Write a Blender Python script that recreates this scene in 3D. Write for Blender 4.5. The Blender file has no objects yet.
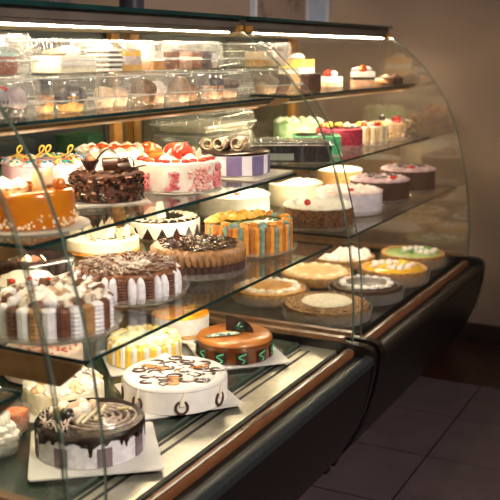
import bpy, math, random
from mathutils import Matrix, Vector
PI = math.pi
cos, sin = math.cos, math.sin
C = bpy.context.scene.collection
random.seed(7)
YAW = math.radians(27.263)
FACE = YAW - PI / 2            # cake empties: local +x runs along the counter's near side, local +y into the case

# ------------------------------------------------------------------ materials
def lin(h):
    h = h.lstrip('#')
    o = []
    for i in (0, 2, 4):
        c = int(h[i:i + 2], 16) / 255
        o.append(c / 12.92 if c <= .04045 else ((c + .055) / 1.055) ** 2.4)
    return (*o, 1)

MC = {}
def new(name):
    m = bpy.data.materials.new(name); m.use_nodes = True
    n = m.node_tree.nodes; n.clear()
    return m, n, m.node_tree.links

def P(name, a, b=None, rough=.5, scale=30, lo=.4, hi=.6, bump=0, bscale=None, coat=0, metal=0, spec=.5, kind='noise', sss=0, detail=4):
    """a procedural surface: colour a, speckled or clouded with colour b"""
    if name in MC: return MC[name]
    m, n, l = new(name)
    out = n.new('ShaderNodeOutputMaterial'); s = n.new('ShaderNodeBsdfPrincipled')
    l.new(s.outputs[0], out.inputs[0])
    s.inputs['Roughness'].default_value = rough; s.inputs['Metallic'].default_value = metal
    s.inputs['Specular IOR Level'].default_value = spec
    s.inputs['Coat Weight'].default_value = coat; s.inputs['Coat Roughness'].default_value = .08
    if sss:
        s.inputs['Subsurface Weight'].default_value = sss; s.inputs['Subsurface Radius'].default_value = (1, .6, .3)
        s.inputs['Subsurface Scale'].default_value = .008
    tc = n.new('ShaderNodeTexCoord')
    if kind == 'noise':
        t = n.new('ShaderNodeTexNoise'); t.inputs['Detail'].default_value = detail; f = t.outputs['Fac']
    else:
        t = n.new('ShaderNodeTexVoronoi'); f = t.outputs['Distance']
    t.inputs['Scale'].default_value = scale
    l.new(tc.outputs['Object'], t.inputs['Vector'])
    r = n.new('ShaderNodeValToRGB')
    r.color_ramp.elements[0].position = lo; r.color_ramp.elements[1].position = hi
    r.color_ramp.elements[0].color = lin(a); r.color_ramp.elements[1].color = lin(b or a)
    l.new(f, r.inputs[0]); l.new(r.outputs[0], s.inputs['Base Color'])
    if bump:
        t2 = n.new('ShaderNodeTexNoise'); t2.inputs['Scale'].default_value = bscale or scale
        t2.inputs['Detail'].default_value = 3
        l.new(tc.outputs['Object'], t2.inputs['Vector'])
        bn = n.new('ShaderNodeBump'); bn.inputs['Strength'].default_value = bump; bn.inputs['Distance'].default_value = .004
        l.new(t2.outputs['Fac'], bn.inputs['Height']); l.new(bn.outputs[0], s.inputs['Normal'])
    MC[name] = m
    return m

def clear(name, tint, f0, scale=1.0, rough=0.0, haze=0.0):
    """clear glass or plastic sheet: passes light straight through, reflects more at a slant"""
    if name in MC: return MC[name]
    m, n, l = new(name)
    out = n.new('ShaderNodeOutputMaterial'); mx = n.new('ShaderNodeMixShader')
    tr = n.new('ShaderNodeBsdfTransparent'); tr.inputs[0].default_value = (*tint, 1)
    gl = n.new('ShaderNodeBsdfGlossy'); gl.inputs['Roughness'].default_value = rough
    gl.inputs['Color'].default_value = (1, 1, 1, 1)
    lw = n.new('ShaderNodeLayerWeight'); lw.inputs['Blend'].default_value = .5
    pw = n.new('ShaderNodeMath'); pw.operation = 'POWER'; pw.inputs[1].default_value = 5
    ml = n.new('ShaderNodeMath'); ml.operation = 'MULTIPLY_ADD'; ml.inputs[1].default_value = (1 - f0) * scale; ml.inputs[2].default_value = f0
    l.new(lw.outputs['Facing'], pw.inputs[0]); l.new(pw.outputs[0], ml.inputs[0]); l.new(ml.outputs[0], mx.inputs[0])
    l.new(tr.outputs[0], mx.inputs[1]); l.new(gl.outputs[0], mx.inputs[2]); l.new(mx.outputs[0], out.inputs[0])
    if haze:
        df = n.new('ShaderNodeBsdfDiffuse'); tl = n.new('ShaderNodeBsdfTranslucent'); m1 = n.new('ShaderNodeMixShader'); m2 = n.new('ShaderNodeMixShader')
        m1.inputs[0].default_value = .5; m2.inputs[0].default_value = haze
        df.inputs[0].default_value = tl.inputs[0].default_value = (.9, .89, .87, 1)
        l.new(df.outputs[0], m1.inputs[1]); l.new(tl.outputs[0], m1.inputs[2])
        l.new(tr.outputs[0], m2.inputs[1]); l.new(m1.outputs[0], m2.inputs[2]); l.new(m2.outputs[0], mx.inputs[1])
    MC[name] = m
    return m

def glow(name, col, k):
    if name in MC: return MC[name]
    m, n, l = new(name)
    out = n.new('ShaderNodeOutputMaterial'); e = n.new('ShaderNodeEmission')
    e.inputs[0].default_value = (*col, 1); e.inputs[1].default_value = k
    l.new(e.outputs[0], out.inputs[0]); MC[name] = m
    return m

GLASS = clear('case glass', (.975, .985, .975), .022, .9)
PANE = clear('end glass', (.97, .975, .96), .02, .8)
SMOKE = clear('back door glass', (.72, .80, .74), .04, .9)
PLAST = clear('clear plastic', (.97, .97, .96), .05, .9, .08, .10)
RIMP = clear('thick clear plastic rim', (.97, .97, .96), .08, .9, .08, .4)
DISH = clear('clear dish plastic', (.97, .97, .96), .07, .9, .12, .15)
EDGE = P('glass edge', '#0e2625', '#153433', .25, 6)
EDGE2 = P('panel glass edge', '#465249', '#5a665a', .15, 6)

CREAM = P('whipped cream', '#ece6da', '#f4efe5', .55, 60, bump=.25, bscale=90, sss=.15)
IVORY = P('ivory cream', '#f1e2bd', '#f8ecd0', .55, 50, bump=.25, bscale=90)
GREYCREAM = P('cool cream', '#cfcbd2', '#e6e2e4', .55, 60, bump=.25, bscale=90)
DARK = P('dark chocolate', '#21120d', '#2e1a12', .28, 40, bump=.1, coat=.3)
GLAZE = P('chocolate glaze', '#170c0a', '#25140f', .25, 25, coat=.4)
MILK = P('milk chocolate cream', '#6a4028', '#855534', .5, 60, bump=.3, bscale=120)
TAN = P('mocha cream', '#8e6740', '#a87f52', .5, 60, bump=.3, bscale=120)
SPONGE = P('sponge', '#c08a4c', '#e0b272', .8, 160, bump=.5, bscale=260)
CHOCSP = P('chocolate sponge', '#3a2116', '#532f1e', .8, 160, bump=.5, bscale=260)
WHITECHOC = P('white chocolate', '#f2e6c6', '#f9f0d8', .3, 20)
BOARD = P('white cake card', '#c6c4c0', '#d2d0cc', .55, 12)
GREYBOARD = P('silvered cake card', '#a39d92', '#b8b2a6', .4, 12)

# ------------------------------------------------------------------ mesh helpers
class M:
    def __init__(s): s.v, s.f, s.m = [], [], []
    def add(s, V, F, mi=0):
        o = len(s.v); s.v += [tuple(p) for p in V]; s.f += [tuple(i + o for i in f) for f in F]; s.m += [mi] * len(F); return s
    def box(s, c, d, rz=0, mi=0, tilt=None):
        V = []
        for z in (-.5, .5):
            for x, y in ((-.5, -.5), (.5, -.5), (.5, .5), (-.5, .5)):
                V.append(Vector((x * d[0], y * d[1], z * d[2])))
        R = Matrix.Rotation(rz, 3, 'Z')
        if tilt: R = R @ Matrix.Rotation(tilt, 3, 'X')
        V = [R @ p + Vector(c) for p in V]
        return s.add(V, [(3, 2, 1, 0), (4, 5, 6, 7), (0, 1, 5, 4), (1, 2, 6, 5), (2, 3, 7, 6), (3, 0, 4, 7)], mi)
    def lathe(s, prof, n=48, c=(0, 0, 0), rm=None, mi=0, zm=None):
        V, F = [], []
        for r, z in prof:
            for k in range(n):
                a = 2 * PI * k / n
                q = r * (rm(a, z, r) if rm else 1)
                V.append((c[0] + q * cos(a), c[1] + q * sin(a), c[2] + z + (zm(a, z, r) if zm else 0)))
        for j in range(len(prof) - 1):
            for k in range(n):
                k2 = (k + 1) % n
                F.append((j * n + k, j * n + k2, (j + 1) * n + k2, (j + 1) * n + k))
        F.append(tuple(reversed(range(n)))); F.append(tuple((len(prof) - 1) * n + k for k in range(n)))
        return s.add(V, F, mi)
    def shell(s, prof, n=48, c=(0, 0, 0), rm=None, mi=0):
        """open lathe (no end caps)"""
        V, F = [], []
        for r, z in prof:
            for k in range(n):
                a = 2 * PI * k / n; q = r * (rm(a, z, r) if rm else 1)
                V.append((c[0] + q * cos(a), c[1] + q * sin(a), c[2] + z))
        for j in range(len(prof) - 1):
            for k in range(n):
                k2 = (k + 1) % n
                F.append((j * n + k, j * n + k2, (j + 1) * n + k2, (j + 1) * n + k))
        return s.add(V, F, mi)
    def tube(s, pts, r, k=7, mi=0, closed=False):
        pts = [Vector(p) for p in pts]; n = len(pts); V, F = [], []
        up = Vector((0, 0, 1)); prev = None
        for i, p in enumerate(pts):
            t = (pts[min(i + 1, n - 1)] - pts[max(i - 1, 0)]) if not closed else (pts[(i + 1) % n] - pts[i - 1])
            t.normalize()
            if prev is None:
                a = t.cross(up)
                if a.length < .05: a = t.cross(Vector((1, 0, 0)))
            else:
                a = prev - t * prev.dot(t)
            a.normalize(); prev = a; b = t.cross(a)
            rr = r(i / max(n - 1, 1)) if callable(r) else r
            for j in range(k):
                th = 2 * PI * j / k
                V.append(p + a * rr * cos(th) + b * rr * sin(th))
        for i in range(n if closed else n - 1):
            for j in range(k):
                i2 = (i + 1) % n
                F.append((i * k + j, i * k + (j + 1) % k, i2 * k + (j + 1) % k, i2 * k + j))
        if not closed:
            F.append(tuple(reversed(range(k)))); F.append(tuple((n - 1) * k + j for j in range(k)))
        return s.add(V, F, mi)
    def ball(s, c, r, n=14, mi=0):
        if not isinstance(r, tuple): r = (r, r, r)
        m = n // 2
        prof = [(sin(PI * (j + .02) / (m + .04)), -cos(PI * (j + .02) / (m + .04))) for j in range(m + 1)]
        V, F = [], []
        for a, z in prof:
            for k in range(n):
                th = 2 * PI * k / n
                V.append((c[0] + r[0] * a * cos(th), c[1] + r[1] * a * sin(th), c[2] + r[2] * z))
        for j in range(m):
            for k in range(n):
                k2 = (k + 1) % n
                F.append((j * n + k, j * n + k2, (j + 1) * n + k2, (j + 1) * n + k))
        F.append(tuple(reversed(range(n)))); F.append(tuple(m * n + k for k in range(n)))
        return s.add(V, F, mi)
    def prism(s, outl, d, origin, ax, ay, mi=0):
        """closed 2-D outline in the (ax, ay) plane, extruded by vector d"""
        o, ax, ay, d = Vector(origin), Vector(ax), Vector(ay), Vector(d)
        n = len(outl)
        A = [o + ax * p[0] + ay * p[1] for p in outl]
        V = A + [p + d for p in A]
        F = [(i, (i + 1) % n, n + (i + 1) % n, n + i) for i in range(n)] + [tuple(reversed(range(n))), tuple(range(n, 2 * n))]
        return s.add(V, F, mi)
    def arc(s, R, th, a0, a1, z0, z1, n=6, c=(0, 0), mi=0, top=None):
        """thin plate bent round the side of a cake"""
        V, F = [], []
        for i in range(n + 1):
            a = a0 + (a1 - a0) * i / n; zt = z1 if top is None else top(i / n)
            for r, z in ((R, z0), (R + th, z0), (R + th, zt), (R, zt)):
                V.append((c[0] + r * cos(a), c[1] + r * sin(a), z))
        for i in range(n):
            for j in range(4):
                F.append((i * 4 + j, i * 4 + (j + 1) % 4, i * 4 + 4 + (j + 1) % 4, i * 4 + 4 + j))
        F += [(3, 2, 1, 0), tuple(n * 4 + j for j in range(4))]
        return s.add(V, F, mi)
    def rope(s, x, y, z0, z1, r, rings=8, mi=0, bulge=.16, lean=(0, 0), ph=0):
        m = rings * 2
        prof = [(r * .3, z0)] + [(r * (1 + bulge * cos(PI * j + ph)) * (1 if j < m - 1 else .75), z0 + (z1 - z0) * (j + .5) / m) for j in range(m)] + [(r * .2, z1)]
        V, F = [], []; n = 8
        for a, z in prof:
            t = (z - z0) / (z1 - z0)
            for k in range(n):
                th = 2 * PI * k / n
                V.append((x + lean[0] * t + a * cos(th), y + lean[1] * t + a * sin(th), z))
        for j in range(len(prof) - 1):
            for k in range(n):
                k2 = (k + 1) % n
                F.append((j * n + k, j * n + k2, (j + 1) * n + k2, (j + 1) * n + k))
        F.append(tuple(reversed(range(n)))); F.append(tuple((len(prof) - 1) * n + k for k in range(n)))
        return s.add(V, F, mi)
    def rosette(s, c, r, h, lobes=6, mi=0, tw=2.2):
        prof = [(r * .85, 0), (r, h * .14), (r * .97, h * .3), (r * .8, h * .42), (r * .78, h * .52), (r * .55, h * .68), (r * .45, h * .8), (r * .15, h), (.001, h * 1.06)]
        ph = random.random() * 6
        return s.lathe(prof, lobes * 4, c, lambda a, z, q: 1 + .16 * cos(lobes * a + tw * z / h * 3 + ph), mi)
    def blob(s, c, r, seed=0, k=.18, n=14, mi=0):
        i0 = len(s.v); s.ball(c, r, n, mi); rnd = random.Random(seed)
        p = [rnd.random() * 6 for _ in range(3)]
        rr = r if isinstance(r, tuple) else (r, r, r)
        for i in range(i0, len(s.v)):
            v = Vector(s.v[i]) - Vector(c)
            g = 1 + k * sin(v.x / rr[0] * 3 + p[0]) * cos(v.y / rr[1] * 3 + p[1]) + k * .6 * sin(v.z / rr[2] * 4 + p[2])
            s.v[i] = tuple(Vector(c) + v * g)
        return s

def obj(name, m, mats, parent=None, loc=None, smooth=40):
    me = bpy.data.meshes.new(name)
    me.from_pydata(m.v, [], m.f)
    if not isinstance(mats, (list, tuple)): mats = [mats]
    for x in mats: me.materials.append(x)
    for p, mi in zip(me.polygons, m.m): p.material_index = mi
    me.validate(); me.update()
    if smooth:
        me.shade_smooth(); me.set_sharp_from_angle(angle=math.radians(smooth))
    o = bpy.data.objects.new(name, me); C.objects.link(o)
    if parent is not None: o.parent = parent
    if loc: o.location = loc
    return o

def tag(o, label=None, cat=None, group=None, kind=None):
    if label: o['label'] = label
    if cat: o['category'] = cat
    if group: o['group'] = group
    if kind: o['kind'] = kind
    return o

def thing(name, label, cat, loc, rz=0, group=None):
    o = bpy.data.objects.new(name, None); o.empty_display_size = .05; C.objects.link(o)
    o.location = loc; o.rotation_euler = (0, 0, rz)
    return tag(o, label, cat, group)

def struct(name, m, mat):
    return tag(obj(name, m, mat), kind='structure')

def copy_tree(o, parent=None):
    c = o.copy(); C.objects.link(c)
    if parent is not None: c.parent = parent
    for ch in list(o.children): copy_tree(ch, c)
    return c

def cyl(R, h, b=.008, z0=0, bb=.002):
    p = [(R * .5, z0), (R - bb, z0), (R, z0 + bb)]
    for i in range(7):
        a = PI / 2 * i / 6
        p.append((R - b + b * cos(a), z0 + h - b + b * sin(a)))
    return p + [(R * .6, z0 + h), (R * .25, z0 + h)]

# ------------------------------------------------------------------ room
def tile_mat(name, a, b, grout):
    m, n, l = new(name)
    out = n.new('ShaderNodeOutputMaterial'); s = n.new('ShaderNodeBsdfPrincipled'); l.new(s.outputs[0], out.inputs[0])
    tc = n.new('ShaderNodeTexCoord'); mp = n.new('ShaderNodeMapping')
    mp.inputs['Location'].default_value = (-2.43, -.79, 0)
    l.new(tc.outputs['Object'], mp.inputs[0])
    br = n.new('ShaderNodeTexBrick'); br.offset = 0
    br.inputs['Scale'].default_value = 1; br.inputs['Brick Width'].default_value = .371; br.inputs['Row Height'].default_value = .371
    br.inputs['Mortar Size'].default_value = .0035; br.inputs['Mortar Smooth'].default_value = .3
    br.inputs['Color1'].default_value = lin(a); br.inputs['Color2'].default_value = lin(b); br.inputs['Mortar'].default_value = lin(grout)
    l.new(mp.outputs[0], br.inputs['Vector'])
    ns = n.new('ShaderNodeTexNoise'); ns.inputs['Scale'].default_value = 9; ns.inputs['Detail'].default_value = 6
    l.new(tc.outputs['Object'], ns.inputs['Vector'])
    mx = n.new('ShaderNodeMix'); mx.data_type = 'RGBA'; mx.blend_type = 'MULTIPLY'; mx.inputs[0].default_value = .5
    l.new(br.outputs[0], mx.inputs[6]); l.new(ns.outputs['Fac'], mx.inputs[7]); l.new(mx.outputs[2], s.inputs['Base Color'])
    s.inputs['Roughness'].default_value = .38
    return m

TILE = tile_mat('brown floor tile', '#5a4c4f', '#56484b', '#2a2022')
REDTILE = tile_mat('dark red floor tile', '#3a201a', '#371f19', '#24140f')
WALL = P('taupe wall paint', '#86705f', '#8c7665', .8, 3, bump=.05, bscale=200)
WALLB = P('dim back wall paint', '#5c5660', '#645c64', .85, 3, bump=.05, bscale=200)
SKIRT = P('dark skirting', '#241b18', '#2d211c', .35, 8)

struct('floor', M().box((1.27, .5, -.025), (4.54, 6.0, .05)), TILE)
struct('trim_1', M().box((3.83, .5, -.025), (.58, 6.0, .05)), REDTILE)['label'] = 'row of dark red floor tiles along the end wall'
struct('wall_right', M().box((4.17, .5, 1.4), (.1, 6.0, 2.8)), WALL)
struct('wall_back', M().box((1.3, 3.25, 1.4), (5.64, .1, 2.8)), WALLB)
sk = M(); sk.prism([(0, 0), (.016, 0), (.016, .075), (.010, .085), (0, .085)], (0, 5.65, 0), (4.12, -2.45, 0), (-1, 0, 0), (0, 0, 1))
struct('baseboard_right', sk, SKIRT)

# ------------------------------------------------------------------ display cases
CASE = P('black case lacquer', '#0c0a09', '#100d0c', .35, 12, coat=.15)
PANELB = P('brown black front panel', '#0d0a0b', '#110d0e', .4, 10, coat=.1)
ALU = P('brushed aluminium', '#3d4346', '#43494c', .42, 60, metal=.7)
STEEL = P('deck steel', '#a9a698', '#bab6a7', .3, 40, metal=.75)
WELL = P('deck well', '#2c3833', '#35413b', .35, 20, metal=.2)
DECKB = P('dark deck mat', '#1a1613', '#211c18', .5, 30, spec=.25)
BRONZE = P('bronze bumper rail', '#74492e', '#7c5034', .45, 25, metal=.3)
BLACK = P('black rubber', '#0b0a0a', '#100e0e', .5, 20)
HOOD = P('hood enamel', '#4d443e', '#564c45', .5, 12)
HOODIN = P('hood lining', '#8c7a64', '#94826a', .6, 12)
RAILM = P('shelf rail enamel', '#a88656', '#b79563', .45, 20)
POST = P('bronze post', '#a0702f', '#b07f3c', .4, 20, metal=.3)
WOODTRIM = P('brown trim', '#6d4e34', '#7e5c3f', .4, 30, coat=.2)
LEDM = glow('light tube', (1, .835, .59), 112)
SHELFGLOW = glow('added shelf glow', (1, .81, .54), 66)  # made-up emitter under the shelves, added to brighten the cakes below

LOWGLOW = glow('lower added shelf glow', (1, .83, .60), 26)  # weaker added emitter, lifts the cakes on the deck

CURVE = [(.957, .424), (.955, .55), (.962, .65), (.975, .75), (.995, .85), (1.03, .98), (1.075, 1.09), (1.125, 1.165), (1.185, 1.24), (1.255, 1.305), (1.31, 1.345), (1.345, 1.372)]
PANEL = [(.889, .392), (.893, .34), (.903, .28), (.922, .21), (.950, .14), (.985, .075), (1.01, .04)]
CAPP = [(1.78, .0), (1.03, .0), (1.028, .03), (.985, .085), (.948, .15), (.918, .22), (.899, .29), (.888, .35), (.885, .40), (.893, .425), (.915, .436), (.95, .438), (1.78, .438)]
SHELVES = [(.74, 1.015, 'lower'), (.945, 1.135, 'middle'), (1.165, 1.21, 'top')]

def xprism(outl, x0, x1, mi=0, m=None):
    return (m or M()).prism(outl, (x1 - x0, 0, 0), (x0, 0, 0), (0, 1, 0), (0, 0, 1), mi)

def rect(y0, y1, z0, z1): return [(y0, z0), (y1, z0), (y1, z1), (y0, z1)]

def glasssheet(outl, x0, x1):
    """flat pane across x: faces clear, rim in the edge material"""
    m = xprism(outl, x0, x1); n = len(outl); m.m = [1] * n + [0, 0]; return m

def display_case(label, x0, x1, dark, lit=True):
    c = thing('display_case', label, 'display case', (0, 0, 0))
    obj('base_cabinet', xprism(rect(1.04, 1.78, 0, .398), x0 + .03, x1 - .03), CASE, c)
    bp = PANEL + [(1.04, .04), (1.04, .392)]
    obj('front_panel', xprism(bp, x0 + .03, x1 - .03), PANELB, c)
    for s, xa in ((0, x0), (1, x1 - .032)):
        obj('end_cap', xprism(CAPP, xa, xa + .032), CASE, c)
    a, b = x0 + .032, x1 - .032
    if dark:
        obj('deck', xprism(rect(1.005, 1.78, .399, .419), a, b), DECKB, c)
    else:
        d = obj('deck', xprism(rect(1.005, 1.78, .399, .412), a, b), STEEL, c)
        obj('deck_well', xprism(rect(1.115, 1.78, .4122, .4135), a, b), WELL, d)
        for y in (1.072, 1.100): obj('deck_groove', xprism(rect(y, y + .009, .4121, .4128), a, b - .04), BLACK, d)
        gp = M().box(((a + b) / 2 - .005, 1.45, .419), (b - a - .02, .65, .009))
        gp.m = [0, 0, 1, 1, 1, 1]
        obj('glass_deck_plate', gp, [GLASS, EDGE2], d)
    obj('rail_channel', xprism(rect(.912, 1.005, .393, .401), a, b), BLACK, c)
    bar = [(.949, .401), (.978, .401), (.979, .414), (.974, .421), (.964, .423), (.953, .421), (.948, .414)]
    br = obj('bumper_rail', xprism(bar, a, b), BRONZE, c)
    for k in range(2):
        xs = a + (b - a) * (.44 + .5 * k); obj('rail_screw', M().ball((xs, .965, .423), (.005, .004, .002), 10), BLACK, br)
    lip = [(.882, .386), (.912, .388), (.912, .409), (.905, .4115), (.892, .409), (.884, .402)]
    obj('edge_trim', xprism(lip, a, b), P('dark trim', '#16130f', '#1c1915', .45, 30, metal=.3) if dark else ALU, c)
    # curved end glass and front glass
    pan = CURVE + [(1.78, 1.372), (1.78, .439)]
    pan = [(y, max(z, .439)) for y, z in pan]
    for s, xa in ((0, x0 + .010), (1, x1 - .018)):
        p = obj('end_glass', glasssheet(pan, xa + .001, xa + .007), [clear('far end glass', (.96, .965, .95), .10, .9) if dark and s else PANE, EDGE2], c, smooth=30)
        obj('glass_clip', M().box((xa + .004, 1.352, 1.368), (.022, .03, .02)), POST, p)
        obj('glass_seat', xprism(rect(.985, 1.77, .4385, .452), xa - .008, xa + .016), WOODTRIM, p)
    inn = [(y + .005, z) for y, z in CURVE]
    fo = CURVE + inn[::-1]
    fg = xprism(fo, x0 + .02, x1 - .02); n = len(fo)
    fg.m = [0 if i not in (len(CURVE) - 1, n - 1) else 1 for i in range(n)] + [1, 1]
    obj('front_glass', fg, [clear('front glass', (.99, .99, .985), .012, .45), EDGE2], c, smooth=30)
    for z, y, nm in SHELVES:
        m = M().box(((x0 + x1) / 2, (y + 1.77) / 2, z), (x1 - x0 - .10, 1.77 - y, .008))
        m.m = [0, 0, 1, 1, 1, 1]
        s = obj('glass_shelf', m, [GLASS, EDGE], c)
        if nm == 'top':
            obj('shelf_rail', xprism([(y + .02, z - .0045), (y + .072, z - .0045), (y + .072, z - .0065), (y + .055, z - .008), (y + .055, z - .022), (y + .03, z - .022), (y + .02, z - .015)], x0 + .055, x1 - .055), RAILM, s)
            obj('added_shelf_glow', xprism(rect(y + .057, y + .067, z - .018, z - .009), x0 + .06, x1 - .06), SHELFGLOW, s)  # glow strip added behind the rail, not a fitting of the case
        elif lit:
            obj('added_shelf_glow', xprism(rect(y + .30, y + .312, z - .014, z - .005), x0 + .06, x1 - .06), SHELFGLOW if nm == 'middle' else LOWGLOW, s)  # added glow strip, set back so the cakes hide it
        dp = .055 if nm == 'lower' else .03
        for xa in (x0 + .045, x1 - .053):
            obj('shelf_bracket', M().prism([(y + .01, z - .004), (y + .01, z - .012), (y + .06, z - dp), (1.77, z - dp), (1.77, z - .004)], (.008, 0, 0), (xa, 0, 0), (0, 1, 0), (0, 0, 1)), WOODTRIM, s)
    # hood, lights, back
    h = obj('hood', xprism([(1.352, 1.359), (1.352, 1.396), (1.80, 1.396), (1.80, 1.3625), (1.41, 1.3625), (1.405, 1.359)], x0 + .003, x1 - .003), HOOD, c)
    obj('hood_lining', xprism(rect(1.412, 1.79, 1.359, 1.3615), x0 + .03, x1 - .03), HOODIN, h)
    tg = M().box(((x0 + x1) / 2, 1.575, 1.4015), (x1 - x0 - .004, .48, .010)); tg.m = [0, 0, 1, 1, 1, 1]
    obj('top_glass', tg, [clear('top glass', (.3, .36, .36), .05), EDGE], c)
    lt = obj('light_strip', xprism(rect(1.355, 1.367, 1.3555, 1.3588), x0 + .06, x1 - .06), LEDM, c)
    for xa in (x0 + .045, x1 - .06): obj('lamp_cap', M().box((xa + .008, 1.362, 1.3568), (.016, .014, .004)), ALU, lt)
    for xa in (x0 + .012, x1 - .062): obj('back_post', M().box((xa + .025, 1.795, .90), (.05, .03, .924)), POST, c)
    xm = (x0 + x1) / 2
    for k, (u, v) in enumerate(((x0 + .06, xm + .03), (xm - .03, x1 - .06))):
        yy = 1.79 + .014 * k
        d = obj('sliding_door', M().box(((u + v) / 2, yy, .9), (v - u, .005, .90)), SMOKE, c)
        f = M()
        for xx in (u + .012, v - .012): f.box((xx, yy, .9), (.024, .010, .92))
        for zz in (.448, 1.352): f.box(((u + v) / 2, yy, zz), (v - u, .010, .02))
        obj('door_frame', f, ALU, d)
    return c

display_case('lit glass cake case with steel deck, the one holding the orange cake', 1.262, 2.555, False)
display_case('lit glass cake case with dark deck of pies, against the taupe wall', 2.588, 3.925, True)
display_case('neighbouring glass case cut off by the picture edge, beside the orange cake', -.12, 1.185, False, False)

# ------------------------------------------------------------------ cake building blocks
ZD, ZF, ZB, ZM, ZT = .4237, .4192, .7442, .9492, 1.1692

def board(x, y, z, w, d, deg, label, mat=BOARD):
    m = M()
    b = .006
    o = [(-w / 2 + b, -d / 2), (w / 2 - b, -d / 2), (w / 2, -d / 2 + b), (w / 2, d / 2 - b), (w / 2 - b, d / 2), (-w / 2 + b, d / 2), (-w / 2, d / 2 - b), (-w / 2, -d / 2 + b)]
    m.prism(o, (0, 0, .0035), (0, 0, 0), (1, 0, 0), (0, 1, 0))
    o = obj('cake_board', m, mat, None, (x, y, z + .0002)); o.rotation_euler = (0, 0, math.radians(deg))
    return tag(o, label, 'cake board')

def round_board(x, y, z, R, label, mat=GREYBOARD):
    o = obj('cake_board', M().lathe([(R * .5, 0), (R, .0003), (R + .001, .002), (R, .0035), (R * .5, .0035)], 64), mat, None, (x, y, z + .0002))
    return tag(o, label, 'cake board')

def dish(x, y, z, R, label, h=.018):
    """clear scalloped plastic dish: flat well, ribbed slanting rim"""
    w = lambda a, zz, r: 1 + (.016 * cos(28 * a) * (r > R * 1.06))
    prof = [(.001, .0005), (R * .6, .0005), (R * 1.01, .001), (R * 1.04, .004), (R * 1.07, h * .7), (R * 1.10, h), (R * 1.103, h + .001), (R * 1.065, h * .7 + .001), (R * 1.035, .005), (R * 1.008, .002), (.001, .002)]
    o = obj('cake_dish', M().shell(prof, 112, rm=w), DISH, None, (x, y, z + .0002))
    return tag(o, label, 'cake dish')

def cake(name, label, cat, x, y, z, group=None):
    return thing(name, label, cat, (x, y, z), FACE, group)

def spiral(m, cx, cy, z, r0, r1, turns, rad, mi=0, sx=1, sy=1, a0=0):
    N = int(turns * 22)
    m.tube([(cx + sx * (r0 + (r1 - r0) * i / N) * cos(a0 + turns * 2 * PI * i / N), cy + sy * (r0 + (r1 - r0) * i / N) * sin(a0 + turns * 2 * PI * i / N), z) for i in range(N + 1)], rad, 6, mi)

def roll(m, p, axis, r, w, th=.0022, turns=1.6, mi=0):
    """chocolate curl: a spiral sheet rolled up along axis"""
    ax = Vector(axis).normalized(); e1 = ax.cross(Vector((0, 0, 1))).normalized(); e2 = ax.cross(e1)
    N = 26; out, inn = [], []
    for i in range(N + 1):
        t = i / N; a = turns * 2 * PI * t; rr = r * (1 - .55 * t)
        out.append((rr * cos(a), rr * sin(a))); inn.append(((rr - th) * cos(a), (rr - th) * sin(a)))
    o = Vector(p) - ax * w / 2; V, F = [], []
    for k in (0, 1):
        for q in out + inn:
            V.append(o + ax * w * k + e1 * q[0] + e2 * q[1])
    n = N + 1
    for i in range(N):
        F += [(i, i + 1, 2 * n + i + 1, 2 * n + i), (n + i + 1, n + i, 3 * n + i, 3 * n + i + 1), (i + 1, i, n + i, n + i + 1), (2 * n + i, 2 * n + i + 1, 3 * n + i + 1, 3 * n + i)]
    F += [(0, 2 * n, 3 * n, n), (N, n + N, 3 * n + N, 2 * n + N)]
    m.add(V, F, mi)
    return m

def shard(m, p, w, h, th, rz, tilt, mi=0, pts=None):
    """flat chocolate chip standing at p"""
    o = pts or [(-.5, 0), (.5, 0), (.3, .7), (.05, 1), (-.35, .6)]
    R = Matrix.Rotation(rz, 3, 'Z') @ Matrix.Rotation(tilt, 3, 'X')
    ax, ay, az = R @ Vector((1, 0, 0)), R @ Vector((0, 0, 1)), R @ Vector((0, 1, 0))
    m.prism([(q[0] * w, q[1] * h) for q in o], az * th, p, ax, ay, mi)
    return m

def flat_blobs(m, R, z, n, r, seed, hr=.5, mi=0, r_in=0):
    rnd = random.Random(seed)
    for i in range(n):
        a = rnd.random() * 2 * PI; q = R * math.sqrt(r_in + (1 - r_in) * rnd.random()); s = r * (.6 + .7 * rnd.random())
        m.ball((q * cos(a), q * sin(a), z), (s, s * (.7 + .5 * rnd.random()), s * hr), 8, mi)
    return m

def flakes(m, R, z, n, L, seed, mi=0, up=.5, w=.0035):
    rnd = random.Random(seed)
    for i in range(n):
        a = rnd.random() * 2 * PI; q = R * math.sqrt(rnd.random())
        m.box((q * cos(a), q * sin(a), z + rnd.random() * .004), (L * (.5 + rnd.random()), w, .0016), rnd.random() * PI, mi, (rnd.random() - .5) * 2 * up)
    return m

RED = P('red glaze fruit', '#b8170f', '#d42a1a', .2, 30, coat=.6)
ORANGEF = P('orange fruit', '#cf440e', '#e0661a', .22, 30, coat=.5)
PURPLE = P('mauve chocolate panel', '#6e5a62', '#7b6870', .3, 20, coat=.2)
PINKRED = P('pink piped rosettes', '#c1555a', '#e0918c', .5, 70, bump=.3)
GREENSW = P('mint green swirl', '#3fae7c', '#58c08c', .4, 30)

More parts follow.
